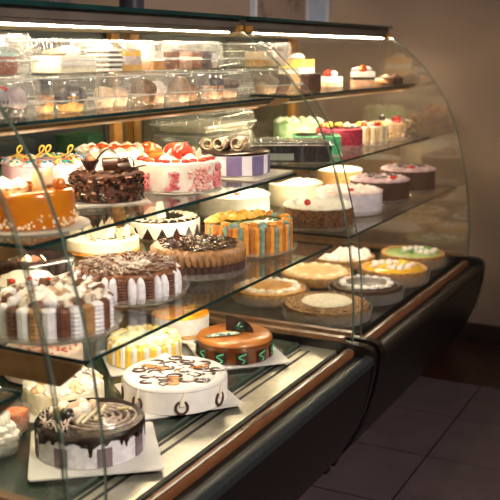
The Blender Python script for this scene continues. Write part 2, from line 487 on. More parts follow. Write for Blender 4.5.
# --- deck of the near case -------------------------------------------------
board(1.575, 1.205, ZD, .285, .265, -51.4, 'square white card under the cake with dripping chocolate glaze')
t = cake('drip_cake', 'white cake with dripping dark chocolate glaze and mauve side panels', 'cake', 1.579, 1.217, ZD + .004)
R, H = .120, .070
obj('cake_body', M().lathe(cyl(R, H, .006), 72), GREYCREAM, t)
g = M(); rnd = random.Random(3)
drips = [(2 * PI * (i + .6 * rnd.random()) / 26, rnd.choice((.006, .010, .016, .024, .032)), rnd.uniform(.026, .045)) for i in range(26)]
def dz(a, z, r):
    if r < R * .99 or z > H - .002: return 0
    v = .002 + max(L * math.exp(-(((a - c + PI) % (2 * PI) - PI) / w) ** 4) for c, L, w in drips)
    return -v if z < H - .006 else -.001
g.lathe([(R + .0006, H - .008), (R + .0022, H - .0075), (R + .003, H - .002), (R - .002, H + .003), (R * .5, H + .0032)], 300, zm=dz)
obj('chocolate_glaze', g, GLAZE, t)
sw = M()
for k in range(5): spiral(sw, .022, .0, H + .0036, .012 + .017 * k, .014 + .017 * k, 1.0, .0034 + .0006 * (k % 2), sy=.95, a0=k)
spiral(sw, .05, -.03, H + .004, .004, .026, 2.2, .0028)
obj('cream_swirl', sw, P('marbled cream', '#b7a79c', '#8d7668', .3, 90, coat=.3), t)
for a in (-158, -112, -66, -20, 28, 75, 120, 170):
    aa = math.radians(a)
    obj('chocolate_panel', M().arc(R + .0005, .0026, aa - .13, aa + .13, .004, .046), PURPLE, t)
obj('chocolate_ball', M().ball((-.046, -.028, H + .019), .0165, 20), P('olive dark truffle', '#3a301d', '#211a12', .3, 20, coat=.4), t)
obj('chocolate_ball', M().ball((-.066, -.016, H + .017), .0145, 20), P('gold truffle', '#8a7a45', '#a08f58', .3, 20, coat=.4), t)
for k, (x, y, r) in enumerate([(-.028, -.012, .014), (-.014, .012, .017), (-.04, .014, .018), (-.062, .022, .017), (-.082, .004, .012), (.002, .03, .016), (-.026, .042, .016)]):
    obj('meringue', M().blob((x, y, H + .014), (r, r, r * 1.1), k, .08), (P('blush meringue', '#d9c3ae', '#e6d6c6', .5, 50), P('pale meringue', '#d8d0c4', '#e6e0d6', .5, 50), P('tan meringue', '#b99a7c', '#cbb093', .5, 50))[k % 3], t)
for k, (x, y, L, rz) in enumerate([(.006, -.03, .058, .95), (.026, -.012, .05, 1.2), (.075, .012, .06, -.9), (.030, -.052, .03, -.6), (-.012, -.046, .034, 1.0)]):
    d = Vector((cos(rz), sin(rz), .34)).normalized(); p = Vector((x, y, H + .008))
    obj('cream_stick', M().tube([p - d * L * .5 + Vector((0, 0, .01)), p + Vector((0, 0, .01)), p + d * L * .5 + Vector((0, 0, .01))], .0037, 8), P('cream wafer stick', '#d6c79a', '#e8dcb8', .4, 50), t)
f = M(); rnd = random.Random(5)
for k in range(38):
    a = rnd.uniform(2.6, 4.3); q = rnd.uniform(.06, .112); L = rnd.uniform(.016, .03); z = H + .006
    x, y = q * cos(a), q * sin(a); b = rnd.uniform(0, 6.28)
    f.tube([(x, y, z), (x + .5 * L * cos(b), y + .5 * L * sin(b), z + L * .6), (x + L * cos(b), y + L * sin(b), z + L * .7)], lambda s: .0022 * (1 - .7 * s), 5)
obj('shaved_chocolate', f, P('pale shaved chocolate', '#b59b8c', '#e2d6cb', .5, 60), t)

board(1.955, 1.222, ZD, .268, .268, -40, 'square white card under the white cake with chocolate horseshoes')
t = cake('horseshoe_cake', 'white round cake with chocolate horseshoes and swirls on top', 'cake', 1.936, 1.214, ZD + .004)
R, H = .134, .068
rid = [(R * .5, 0)]
for j in range(22):
    z = .001 + j * .0026; rid += [(R - .0012, z), (R, z + .0013)]
rid += [(R + .0004, H - .008), (R - .002, H - .003), (R - .008, H), (R * .5, H)]
obj('cake_body', M().lathe(rid, 96), P('white buttercream', '#dfdad5', '#e8e3de', .5, 40, sss=.15), t)
for a in (-171, -130, -79, -31, 20, 70, 120, 165):
    aa = math.radians(a); hs = M()
    pts = []
    for i in range(15):
        th = math.radians(-235 + 290 * i / 14); u, w = .0145 * cos(th), .0160 * sin(th)
        pts.append(((R + .0025) * cos(aa + u / R), (R + .0025) * sin(aa + u / R), .021 + w))
    hs.tube(pts, .0024, 6)
    for p in pts: hs.ball(p, .0038, 6)
    obj('chocolate_horseshoe', hs, P('brown piping', '#46281c', '#57341f', .4, 60), t)
    wd = M().arc(R + .001, .003, aa - .035, aa + .055, .024, .054, 4, top=lambda s: .034 + .028 * s)
    obj('white_chocolate_wedge', wd, WHITECHOC, t)
rnd = random.Random(11); DRZ = P('dark brown drizzle', '#3b261a', '#4a3020', .3, 40, coat=.3)
for k in range(22):
    sw = M()
    a = k * 2.4; q = .108 * math.sqrt((k + .7) / 22); cx, cy = q * cos(a), q * sin(a)
    spiral(sw, cx, cy, H + .0012, .010, .024, .9 + .4 * rnd.random(), lambda s_: .0008 + .0026 * sin(PI * s_), sx=1, sy=.7, a0=rnd.random() * 6)
    obj('chocolate_swirl', sw, DRZ, t)
for k in range(9):
    a = k * 2.1 + .5; q = .095 * math.sqrt((k + .5) / 9); cx, cy = q * cos(a), q * sin(a)
    obj('caramel_pool', M().ball((cx, cy, H + .001), (.018, .012, .0030), 12), P('caramel drizzle', '#b9742f', '#cf9250', .2, 20, coat=.5), t)
for k in range(8):
    a = k * 1.7 + .2; q = .10 * math.sqrt((k + .6) / 8)
    obj('cream_rosette', M().rosette((q * cos(a), q * sin(a), H), .015, .009), CREAM, t)
obj('cream_rosette', M().rosette((-.035, .112, H - .004), .018, .016, 7), CREAM, t)

board(2.325, 1.24, ZD, .250, .250, -46, 'square white card under the caramel cake with green swirled tiles')
t = cake('caramel_cake', 'glossy caramel cake with dark chocolate tiles and a half-disc on top', 'cake', 2.315, 1.244, ZD + .004)
R, H = .110, .064
obj('cake_body', M().lathe([(R * .5, 0), (R - .002, 0), (R, .002), (R, .036), (R + .0012, .039), (R + .001, H - .011), (R * .5, H - .010)], 72), P('brown caramel side', '#5f3216', '#74421e', .2, 14, coat=.5), t)
obj('caramel_top', M().lathe([(R * .5, H - .012), (R + .0015, H - .012), (R + .001, H - .008), (R - .003, H - .003), (R - .010, H), (R * .5, H + .0005)], 72), P('caramel mirror glaze', '#a8652a', '#b87636', .35, 14, coat=.25), t)
for k in range(11):
    aa = math.radians(-176 + k * 32.7)
    p = obj('chocolate_tile', M().arc(R + .0008, .0026, aa - .155, aa + .155, .003, .037), P('dark tile chocolate', '#2a1812', '#38221a', .25, 20, coat=.3), t)
    s = M(); pts = []
    for i in range(19):
        s_ = i / 18; u = .012 * sin(s_ * 7.5) * (.4 + .6 * s_); pts.append(((R + .0042) * cos(aa + u / R), (R + .0042) * sin(aa + u / R), .006 + .028 * s_))
    s.tube(pts, .0021, 6); obj('green_swirl', s, GREENSW, p)
hd = [(0, 0)] + [(.086 * sin(PI / 2 * i / 16), .047 * cos(PI / 2 * i / 16)) for i in range(17)]
fan = M().prism(hd, (0, .0035, 0), (-.026, .022, H - .0005), Vector((cos(-.3), sin(-.3), 0)), (0, .2, .98))
obj('chocolate_fan', fan, DARK, t)
obj('chocolate_ball', M().ball((.016, -.004, H + .017), .0165, 22), P('green pearl truffle', '#22392f', '#2f4d40', .12, 10, metal=.5, coat=.6), t)
lf = M().tube([(-.082, -.052, H + .005), (-.06, -.044, H + .007), (-.03, -.034, H + .009), (0, -.026, H + .008), (.016, -.02, H + .006)], lambda s: .0025 + .0085 * sin(PI * min(1, .1 + s * .85)), 9)
lf.v = [(x, y, H + .003 + (z - H - .003) * .55) for x, y, z in lf.v]
obj('chocolate_feather', lf, P('veined green chocolate', '#44685a', '#b7c3b4', .3, 120, .45, .55, coat=.3), t)

t = cake('striped_cake', 'pale yellow and white piped cake behind the horseshoe cake', 'cake', 2.150, 1.452, ZD + .004)
board(2.150, 1.452, ZD, .23, .23, -46, 'white card under the pale yellow piped cake')
R, H = .098, .062
YEL = P('yellow piped cream', '#f0c53a', '#f5d45e', .5, 60, bump=.2)
LEM = P('pale lemon cream', '#f2e7a6', '#f6efc6', .5, 60, bump=.2)
obj('cake_body', M().lathe(cyl(R - .004, H), 60), LEM, t)
ya, wb = M(), M()
for k in range(36):
    a = 2 * PI * k / 36; (ya if k % 2 else wb).rope(R * cos(a), R * sin(a), .001, H + .004, .0098, 6, bulge=.02)
obj('yellow_piping', ya, YEL, t); obj('white_piping', wb, CREAM, t)
cr = M()
for k in range(20):
    a = 2 * PI * k / 20; cr.blob((R * .88 * cos(a), R * .88 * sin(a), H + .006), (.016, .015, .010), k, .25)
obj('piped_crown', cr, P('crown cream', '#f3d860', '#fbf3cf', .5, 45, .35, .65, bump=.3), t)
obj('cake_top', M().lathe([(R * .4, H), (R * .8, H), (R * .78, H + .004), (R * .4, H + .005)], 40), P('pistachio cream', '#dfe6c4', '#eef0dc', .5, 40, bump=.3), t)

t = cake('cheesecake', 'white cheesecake with glossy yellow fruit top behind caramel cake', 'cake', 2.428, 1.500, ZD + .004)
board(2.428, 1.500, ZD, .186, .185, 0, 'white card under the yellow-topped cheesecake')
R, H = .091, .062
obj('biscuit_base', M().lathe(cyl(R + .001, .011, .003), 60), SPONGE, t)
obj('cake_body', M().lathe(cyl(R, H - .011, .003, .011), 60), CREAM, t)
obj('fruit_jelly', M().lathe([(R * .5, H), (R - .001, H), (R, H + .003), (R - .003, H + .0055), (R * .5, H + .006)], 60), P('mango jelly', '#e58a10', '#f6cf4a', .15, 18, .4, .6, coat=.6), t)

t = cake('meringue_cake', 'cream-piped white cake with toasted peaks behind the chocolate-dripped cake', 'cake', 1.765, 1.440, ZD + .004)
board(1.765, 1.440, ZD, .202, .202, -46, 'white card under the white cake with toasted peaks')
R, H = .100, .058
obj('cake_body', M().lathe(cyl(R, H), 60, rm=lambda a, z, r: 1 + (.02 * cos(26 * a) if r > .09 else 0)), IVORY, t)
k = 0
for ring, n in ((.082, 15), (.052, 10), (.02, 4)):
    for i in range(n):
        a = 2 * PI * i / n + ring * 9; k += 1
        obj('cream_rosette', M().rosette((ring * cos(a), ring * sin(a), H - .002), .0185, .022 - ring * .05), CREAM if k % 3 else P('toasted cream', '#d9a875', '#efd6b4', .5, 60), t)
sw = M(); rnd = random.Random(9)
for k in range(26):
    a = rnd.uniform(0, 6.28); q = rnd.uniform(.02, .09); z = H + .021
    sw.tube([(q * cos(a), q * sin(a), z - .003), (q * cos(a) + .008, q * sin(a) + .004, z), (q * cos(a) + .015, q * sin(a) - .003, z - .004)], .0013, 5)
obj('chocolate_drizzle', sw, MILK, t)

t = cake('sprinkle_cake', 'pale pink cake with red sprinkles behind the toasted-peak cake', 'cake', 1.93, 1.640, ZD + .002)
R, H = .108, .08
obj('cake_body', M().lathe(cyl(R, H, .012), 60), P('blush cream', '#f0d6c8', '#f6e4d8', .5, 40, bump=.2), t)
obj('red_sprinkles', flat_blobs(flat_blobs(M(), R * .9, H + .001, 90, .0045, 4), R * .5, H + .001, 20, .004, 5), P('red sprinkle', '#d0382a', '#e2583e', .35, 30), t)

t = cake('cream_tower', 'tall ruffled white cream dessert in a clear cup, far left', 'dessert', 1.470, 1.385, ZD + .001)
obj('clear_cup', M().shell([(.001, .001), (.036, .001), (.039, .004), (.052, .05), (.054, .052), (.051, .05), (.037, .005), (.001, .003)], 60, rm=lambda a, z, r: 1 + .012 * cos(20 * a)), DISH, t)
tw = M()
for j, (z, r, n) in enumerate(((.018, .030, 9), (.038, .034, 10), (.058, .030, 9), (.077, .023, 7), (.094, .013, 4))):
    for i in range(n):
        a = 2 * PI * i / n + j * .5; tw.blob((r * .72 * cos(a), r * .72 * sin(a), z), (r * .45, r * .45, .014), i + j * 9, .3)
    tw.ball((0, 0, z), (r * .7, r * .7, .016), 12)
obj('ruffled_cream', tw, CREAM, t)

t = cake('dessert_cup', 'small white cream pot in front of an orange mousse cup', 'dessert', 1.662, 1.352, ZD + .001)
obj('cup', M().lathe([(.008, 0), (.015, 0), (.0165, .004), (.018, .045), (.0175, .047), (.008, .046)], 28), CREAM, t)
obj('cream_top', M().rosette((0, 0, .046), .015, .012), CREAM, t)
t = cake('dessert_cup', 'clear cup of orange mousse behind the small white pot', 'dessert', 1.580, 1.437, ZD + .001)
obj('mousse', M().lathe([(.012, .003), (.029, .003), (.034, .04), (.03, .048), (.012, .05)], 36), P('orange mousse', '#e0662c', '#f2b08a', .4, 60, .42, .58), t)
obj('clear_cup', M().shell([(.001, .0005), (.030, .0005), (.037, .056), (.039, .058), (.036, .056), (.030, .002), (.001, .002)], 44), DISH, t)

# --- lower shelf, near case -----------------------------------------------
def rope_cake(label, x, y, R, H, seq, mats, top, n=30, rr=None, name='piped_cake', z=ZB, names=None, bulge=.07):
    t = cake(name, label, 'cake', x, y, z + .0025)
    obj('cake_body', M().lathe(cyl(R - .007, H), 60), top, t)
    ms = [M() for _ in mats]; rr = rr or PI * R / n * 1.06
    for k in range(n):
        a = 2 * PI * k / n; ms[seq[k % len(seq)]].rope((R - rr * .4) * cos(a), (R - rr * .4) * sin(a), .001, H + .003, rr, 8, bulge=bulge, ph=k * 1.3)
    for i, (m, mt) in enumerate(zip(ms, mats)): obj(names[i] if names else 'piping', m, mt, t)
    return t

BROWNP = P('chocolate piping', '#553122', '#6d412c', .5, 60, bump=.3, bscale=150)
t = rope_cake('white brown and tan rope-piped cake with rosettes in front of glossy cake', 1.452, 1.200, .113, .066, [0, 1, 0, 2], [GREYCREAM, BROWNP, TAN], P('rosette cream', '#d8cfc2', '#e9e2d8', .5, 60), 26, names=['white_piping', 'chocolate_piping', 'mocha_piping'])
dish(1.452, 1.200, ZB, .125, 'clear dish under the rope-piped cake with rosettes')
for i in range(22):
    a = 2 * PI * i / 22
    obj('cream_rosette', M().blob((.093 * cos(a), .093 * sin(a), .072), (.0145, .013, .010), i, .28), [P('mottled cream', '#d9cdbb', '#7a5638', .5, 70, .45, .62, bump=.3), BROWNP, GREYCREAM][i % 3 if i % 5 else 0], t)
for i in range(24):
    a = 2.4 * i; q = .076 * math.sqrt((i + .5) / 24)
    obj('cream_rosette', M().rosette((q * cos(a), q * sin(a), .065), .0115, .012), CREAM if i % 3 else P('mocha rosette', '#a98762', '#c7aa88', .5, 60), t)

t = cake('layer_cake', 'white cake with glossy chocolate top, brown squares and red cherries', 'cake', 1.72, 1.479, ZB + .0025)
dish(1.72, 1.479, ZB, .100, 'clear dish under the cake with glossy top and cherries')
R, H = .098, .064
obj('cake_body', M().lathe(cyl(R, H), 60), CREAM, t)
g = M(); rnd = random.Random(13); drip2 = [rnd.random() for _ in range(22)]
def dz2(a, z, r):
    if r < R * .99 or z > H - .002: return 0
    k = a / (2 * PI) * 22; i = int(k); f = k - i
    return -.03 * (drip2[i % 22] * (1 - f) + drip2[(i + 1) % 22] * f) ** 2
g.lathe([(R + .0006, H - .006), (R + .002, H - .0055), (R + .003, H - .001), (R - .003, H + .003), (R * .5, H + .003)], 100, zm=dz2)
obj('chocolate_glaze', g, GLAZE, t)
for k in range(12):
    aa = 2 * PI * k / 12 + .2; obj('chocolate_square', M().arc(R + .0005, .0024, aa - .11, aa + .11, .012, .034), MILK, t)
for k in range(5):
    aa = -2.7 + k * .42; obj('cherry', M().ball(((R + .004) * cos(aa), (R + .004) * sin(aa), .031 + .006 * (k % 2)), .0065, 12), RED, t)
for k in range(6):
    aa = -3.0 + k * .45; obj('chocolate_shard', shard(M(), (.05 * cos(aa), .05 * sin(aa), H + .002), .03, .018, .002, k, .7), WHITECHOC if k % 2 else MILK, t)

t = cake('piped_cake', 'white and brown petal-piped cake with feathery dusted top and clear dish', 'cake', 1.757, 1.225, ZB + .0025)
dish(1.757, 1.225, ZB, .128, 'clear dish under the petal-piped white and brown cake')
R, H = .120, .066
obj('cake_body', M().lathe(cyl(R - .008, H), 60), MILK, t)
w, b = M(), M(); n = 36
for k in range(n):
    a = 2 * PI * k / n; m = b if k % 3 == 0 else w; rr = .0112 if k % 3 else .0118
    x, y = (R - .004) * cos(a), (R - .004) * sin(a)
    if k % 3 == 0: m.rope(x, y, .001, H - .004, rr, 9, bulge=.12)
    else:
        m.lathe([(.002, .001), (rr * .8, .002), (rr, .014), (rr * 1.05, .028), (rr * .95, .044), (rr * .6, .056), (.001, .062)], 10, (x, y, 0))
obj('white_petals', w, GREYCREAM, t); obj('chocolate_piping', b, BROWNP, t)
f1, f2 = M(), M(); rnd = random.Random(21)
for k in range(300):
    a = rnd.random() * 2 * PI; q = R * (.36 + .56 * rnd.random()); L = rnd.uniform(.010, .017); z = H + .002 + .004 * rnd.random()
    q2 = q + L; dzz = -.012 if q2 > R else .002
    (f1 if k % 2 else f2).tube([(q * cos(a), q * sin(a), z), ((q + L * .5) * cos(a + .05), (q + L * .5) * sin(a + .05), z + .003), (min(q2, R - .002) * cos(a + .1), min(q2, R - .002) * sin(a + .1), z + dzz)], lambda s: .0034 * (1 - .6 * s), 5)
obj('chocolate_feathers', f1, BROWNP, t); obj('cream_feathers', f2, P('dusted cream', '#a89a8c', '#75604e', .6, 120, bump=.2), t)
f3 = flat_blobs(M(), R * .45, H + .004, 50, .007, 6, .5)
obj('dusted_centre', f3, P('grey dusting', '#b9b0a8', '#857a70', .6, 60), t)

t = cake('cheesecake', 'pale cheesecake with white chocolate shards, orange base, behind petal-piped cake', 'cake', 2.120, 1.565, ZB + .0025)
R, H = .103, .040
obj('biscuit_base', M().lathe(cyl(R + .001, .009, .003), 60), P('apricot base', '#d98b34', '#e6a552', .5, 50), t)
obj('cake_body', M().lathe(cyl(R, H - .009, .004, .009), 60), IVORY, t)
obj('chocolate_flakes', flakes(M(), R * .8, H + .002, 70, .016, 8), DARK, t)
for k in range(22):
    a = 2.4 * k; q = R * .86 * math.sqrt((k + .8) / 22)
    obj('white_chocolate_shard', shard(M(), (q * cos(a), q * sin(a), H - .001), .020 + .008 * (k % 3), .026 + .007 * (k % 4), .0022, a * 1.3, (k % 5 - 2) * .35), WHITECHOC, t)

t = cake('triangle_cake', 'white cake with dark chocolate triangles and broad standing shards', 'cake', 2.410, 1.550, ZB + .0025)
R, H = .118, .050
obj('cake_body', M().lathe(cyl(R, H, .005), 72), CREAM, t)
obj('chocolate_top', M().lathe([(R * .5, H), (R - .006, H), (R - .004, H + .002), (R - .010, H + .004), (R * .5, H + .004)], 60), GLAZE, t)
for k in range(17):
    aa = 2 * PI * k / 17
    V = M(); u = .15
    V.arc(R + .0006, .0024, aa - u, aa + u, .002, .04, 10, top=lambda s: .0025 + .034 * (1 - abs(2 * s - 1)))
    obj('chocolate_triangle', V, DARK, t)
wz = M()
for k in range(24):
    a = 2 * PI * k / 24; wz.tube([((R - .008) * cos(a), (R - .008) * sin(a), H + .004), ((R - .03) * cos(a + .1), (R - .03) * sin(a + .1), H + .005), ((R - .05) * cos(a - .05), (R - .05) * sin(a - .05), H + .004)], .0022, 5)
obj('white_zigzag', wz, WHITECHOC, t)
for k, (x, y, mt, s) in enumerate(((-.055, -.045, MILK, 1.3), (-.025, -.055, WHITECHOC, 1.2), (-.04, -.015, MILK, 1.5), (.002, -.035, WHITECHOC, 1.5), (-.01, .005, MILK, 1.3))):
    obj('chocolate_shard', shard(M(), (x, y, H + .002), .036 * s, .036 * s, .003, k * .7 - 1, .45 - .2 * k, pts=[(-.5, 0), (.5, .05), (.35, .95), (-.1, 1.0), (-.6, .5)]), mt, t)

t = cake('ridged_cake', 'two-tone brown ridged chocolate cake with chocolate flower at its edge', 'cake', 2.037, 1.201, ZB + .0025)
dish(2.037, 1.201, ZB, .1245, 'clear dish under the two-tone ridged chocolate cake')
R, H = .121, .068
obj('lower_tier', M().lathe([(R * .5, .0), (R - .003, .0), (R - .001, .012), (R - .001, .030), (R * .5, .031)], 240, rm=lambda a, z, r: 1 + (.020 * sin(44 * a) if r > .09 else 0)), P('dark mocha piping', '#3d2622', '#4b312b', .5, 70, bump=.2), t)
obj('upper_tier', M().lathe([(R * .5, .030), (R - .004, .030), (R, .035), (R + .002, .048), (R + .001, .060), (R - .004, .067), (R - .010, H), (R * .5, H - .002)], 240, rm=lambda a, z, r: 1 + (.026 * sin(48 * a + z * 90) if r > .112 else 0)), P('light mocha piping', '#8a6440', '#a5794c', .5, 70, bump=.2), t)
obj('chocolate_shavings', flakes(M(), R * .86, H + .001, 420, .013, 12, up=.8, w=.004), P('glossy shavings', '#2a1b14', '#5c4534', .25, 60, coat=.3), t)
fl = M()
for k in range(11):
    a = k * .62; shard(fl, (-.062 + .012 * cos(a), -.03 + .012 * sin(a), H), .018, .024, .002, a + PI / 2, -.55 - .2 * (k % 2))
shard(fl, (-.055, -.015, H + .008), .02, .036, .002, .4, .1)
obj('chocolate_flower', fl, P('flower chocolate', '#4e2c22', '#6a4031', .3, 40, coat=.3), t)

ORP = P('orange piping', '#d9832a', '#e8a240', .5, 60, bump=.25)
GRP = P('green grey piping', '#5f7d6e', '#86a092', .5, 60, bump=.25)
t = rope_cake('orange and green striped cake with yellow shell rosettes on top', 2.321, 1.200, .120, .082, [0, 1, 0, 2, 0, 1, 2], [ORP, GRP, P('brown orange piping', '#9a5a25', '#b5702f', .5, 60, bump=.25)], P('green mirror top', '#6f8254', '#8b9a68', .25, 25, coat=.3), 50, .0092, names=['orange_piping', 'green_piping', 'caramel_piping'], bulge=.05)
dish(2.321, 1.200, ZB, .128, 'clear dish under the orange and green striped cake')
for i in range(26):
    a = 2 * PI * i / 26; mt = ORP if i % 3 else GRP
    if not 1.7 < a < 3.9: obj('piped_shell', M().blob((.110 * cos(a), .110 * sin(a), .086), (.014, .012, .010), i, .25), mt, t)
for k, (x, y, r) in enumerate(((-.098, -.035, .026), (-.08, .012, .028), (-.05, .045, .028), (-.015, .062, .027), (.025, .075, .024), (-.035, .012, .026), (.0, .03, .022))):
    obj('shell_rosette', M().rosette((x, y, .084), r, .020, 7, tw=1.2), P('golden cream', '#e3a12c', '#f4cb6a', .45, 50, .4, .6), t)
gs = M().ball((.035, -.04, .0845), (.05, .034, .003), 18)
obj('cream_pool', gs, P('pale green pool', '#b9bf98', '#d6d6b8', .3, 30), t)

# --- middle shelf, near case ------------------------------------------------
t = cake('mirror_cake', 'orange jelly-glazed cake with almonds and cream, cut by left picture edge', 'cake', 1.478, 1.278, ZM + .004)
round_board(1.478, 1.278, ZM, .125, 'grey round card under the orange jelly-glazed cake')
R, H = .098, .076
obj('cake_body', M().lathe(cyl(R, H, .012), 72), P('orange jelly', '#a8580f', '#bd701a', .14, 12, coat=.8, sss=.2), t)
fk = M(); rnd = random.Random(31)
for k in range(220):
    a = rnd.random() * 2 * PI; z = .005 + .024 * rnd.random() ** 2
    fk.ball(((R + .0006) * cos(a), (R + .0006) * sin(a), z), .0018 + .002 * rnd.random(), 6)
obj('almond_flakes', fk, P('almond flake', '#d8b48a', '#eed9bd', .5, 60), t)
obj('jelly_ball', M().ball((.072, -.028, H + .010), .0135, 18), P('amber jelly', '#b5581c', '#c9702a', .15, 20, coat=.8), t)
for k, (x, y, rx, rz_, mt) in enumerate(((.030, -.020, .011, .024, IVORY), (.044, .0, .011, .026, TAN), (.058, .012, .011, .022, CREAM), (.018, .005, .010, .022, IVORY))):
    e = M().ball((0, 0, 0), (rx, rx * .7, rz_), 16); q = obj('almond_biscuit', e, P('almond biscuit', '#e3bd84', '#f0d9ac', .5, 40) if mt is not CREAM else CREAM, t, (x, y, H + .015)); q.rotation_euler = (.1, .25 - .1 * k, .4 * k)
for k, (x, y) in enumerate(((-.03, -.03), (-.015, -.018), (-.045, -.012), (-.02, .01), (-.055, .02))):
    obj('cream_rosette', M().rosette((x, y, H - .001), .018, .018), IVORY, t)

t = cake('shavings_cake', 'dark cake coated in chocolate shavings with cup and curls on top', 'cake', 1.823, 1.330, ZM + .004)
board(1.828, 1.325, ZM, .174, .172, -46, 'silvery card under the dark shavings cake', GREYBOARD)
R, H = .084, .066
obj('cake_body', M().lathe(cyl(R, H, .006), 48), CHOCSP, t)
sv = M(); rnd = random.Random(41)
for k in range(560):
    a = rnd.random() * 2 * PI; z = .003 + rnd.random() * (H - .006)
    sv.box(((R + .001) * cos(a), (R + .001) * sin(a), z), (.016 * (.5 + rnd.random() * .7), .0055, .0032), a + PI / 2 + rnd.uniform(-.9, .9), 0, rnd.uniform(-1.2, 1.2))
flakes(sv, R * .9, H + .001, 150, .012, 42, up=.9)
obj('chocolate_shavings', sv, P('curled shavings', '#1d0f0b', '#7a5038', .25, 60, .45, .62, coat=.4), t)
cp = M().lathe([(.005, 0), (.009, .001), (.014, .010), (.0205, .022), (.022, .026), (.018, .026), (.012, .018), (.004, .014)], 24, (-.034, -.02, H + .004), rm=lambda a, z, r: 1 + .05 * cos(10 * a))
obj('chocolate_cup', cp, DARK, t)
obj('truffle', M().ball((-.034, -.02, H + .030), .0125, 14), MILK, t)
for k, (x, y) in enumerate(((-.052, .01), (-.03, .03), (-.012, -.01))):
    obj('cream_rosette', M().rosette((x, y, H), .014, .016), P('lilac cream', '#d5bfc0', '#e8d8d6', .5, 50), t)
for k, (x, y, z, r, d) in enumerate(((.012, -.012, .020, .020, (1, .3, 0)), (.036, .006, .018, .018, (1, -.4, .1)), (.02, .028, .017, .016, (.6, 1, 0)), (.045, -.022, .014, .013, (1, .8, .1)))):
    obj('chocolate_curl', roll(M(), (x, y, H + z), d, r, .034), P('curl chocolate', '#3a2218', '#523224', .3, 30, coat=.3), t)
tw = M().tube([(-.02 + .06 * s / 14, -.012, H + .028 + .026 * sin(PI * s / 14)) for s in range(15)], lambda s: .0026 - .001 * s, 7)
obj('chocolate_loop', tw, DARK, t)
rg = M()
for (x, y, z, r) in ((.058, -.012, .018, .018), (.048, -.02, .020, .015)):
    rg.tube([(x + r * .6 * cos(2 * PI * i / 20), y + .2 * r * cos(2 * PI * i / 20), H + z + r * sin(2 * PI * i / 20)) for i in range(20)], .0017, 6, closed=True)
rg.tube([(.06, -.01, H + .004), (.082, -.02, H + .014), (.10, -.025, H + .018)], .002, 6)
obj('chocolate_ring', rg, DARK, t)
obj('fallen_chip', M().blob((.082, -.038, .0055), (.008, .006, .0036), 2, .3), DARK, t)

t = cake('sprinkle_cake', 'pink cake with coloured sprinkles and yellow squiggle decorations', 'cake', 1.868, 1.552, ZM + .0005)
R, H = .108, .078
obj('cake_body', M().lathe(cyl(R, H, .010), 60), P('pink frosting', '#d9a0ae', '#e8bcc4', .5, 40, bump=.2), t)
for i in range(14):
    a = 2 * PI * i / 14; obj('cream_rosette', M().rosette((.09 * cos(a), .09 * sin(a), H - .003), .020, .014), CREAM if i % 2 else P('pink cream', '#e5b7c4', '#efd0d6', .5, 40), t)
for nm, cc, sd in (('blue', '#2e7fae', 1), ('orange', '#e0662a', 2), ('teal', '#3a9d96', 3), ('yellow', '#e8c33a', 4)):
    obj(nm + '_sprinkles', flat_blobs(M(), R * .98, H + .008, 34, .0048, sd, .7, r_in=.2), P(nm + ' sprinkle', cc, cc, .35, 10), t)
YSW = P('yellow candy squiggle', '#dfc447', '#ecd868', .35, 20)
for k, (x0, y0) in enumerate(((-.075, -.02), (-.005, -.01))):
    N = 40; pts = []
    for i in range(N + 1):
        s = i / N; th = s * 2 * PI * 1.7
        pts.append((x0 - .01 + .095 * s + .018 * sin(th), y0 + .01 * cos(th), H + .026 - .016 * cos(th + .4)))
    obj('candy_squiggle', M().tube(pts, .0024, 6), YSW, t)

t = cake('rose_cake', 'white cake with pink piped sides and strawberries, orange curls on top', 'cake', 2.069, 1.285, ZM + .004)
round_board(2.069, 1.285, ZM, .121, 'silvery round card under the cake with pink piped sides', GREYBOARD)
R, H = .112, .074
obj('cake_body', M().lathe(cyl(R, H, .008), 72), P('soft white cream', '#d9cbbd', '#e3d7ca', .45, 30, sss=.15), t)
for k in range(9):
    aa = math.radians(-170 + 40 * k); m = M(); rnd = random.Random(k)
    wd = .30 if k in (3, 4, 5) else .13
    for j in range(70 if k in (3, 4, 5) else 24):
        u = rnd.uniform(-wd, wd); z = rnd.uniform(.006, .060 if k in (3, 4, 5) else .05)
        m.blob(((R + .001) * cos(aa + u), (R + .001) * sin(aa + u), z), (.0058, .0058, .005), j, .3, 8)
    obj('pink_rosettes', m, PINKRED if k % 3 else P('faded pink rosettes', '#d98c80', '#edc0b2', .5, 70), t)
for k in range(13):
    a = math.radians(-175 + 15 * k); q = .088 + .006 * (k % 2)
    obj('strawberry_half', M().ball((q * cos(a), q * sin(a), H + .003), (.011, .009, .0065), 12), RED if k % 3 else ORANGEF, t)
for k, (x, y, z, sx, sy, sz, mt) in enumerate(((-.062, .012, .022, .022, .014, .018, 0), (-.048, -.012, .010, .022, .010, .007, 0), (-.078, .032, .03, .012, .012, .014, 0), (.000, .01, .024, .024, .016, .021, 1), (.024, .002, .022, .021, .015, .019, 1), (.006, -.022, .012, .014, .010, .012, 1))):
    obj('fruit_piece', M().blob((x, y, H + z), (sx, sy, sz), k, .22), (ORANGEF, P('coral fruit', '#c22a16', '#d8452a', .25, 30, coat=.5))[mt], t)
for k, (x, y, rz) in enumerate(((-.09, .02, .3), (-.02, -.006, .8), (.048, .018, -.5), (.058, .008, .4), (-.035, .03, 1.3))):
    obj('white_chocolate_curl', shard(M(), (x, y, H + .002), .02, .03, .0025, rz, .3 + .2 * (k % 2)), WHITECHOC, t)
for k in range(9):
    a = 2.4 * k; q = .055 * math.sqrt((k + .5) / 9); obj('cream_rosette', M().rosette((q * cos(a), q * sin(a) + .015, H - .001), .017, .016), CREAM, t)

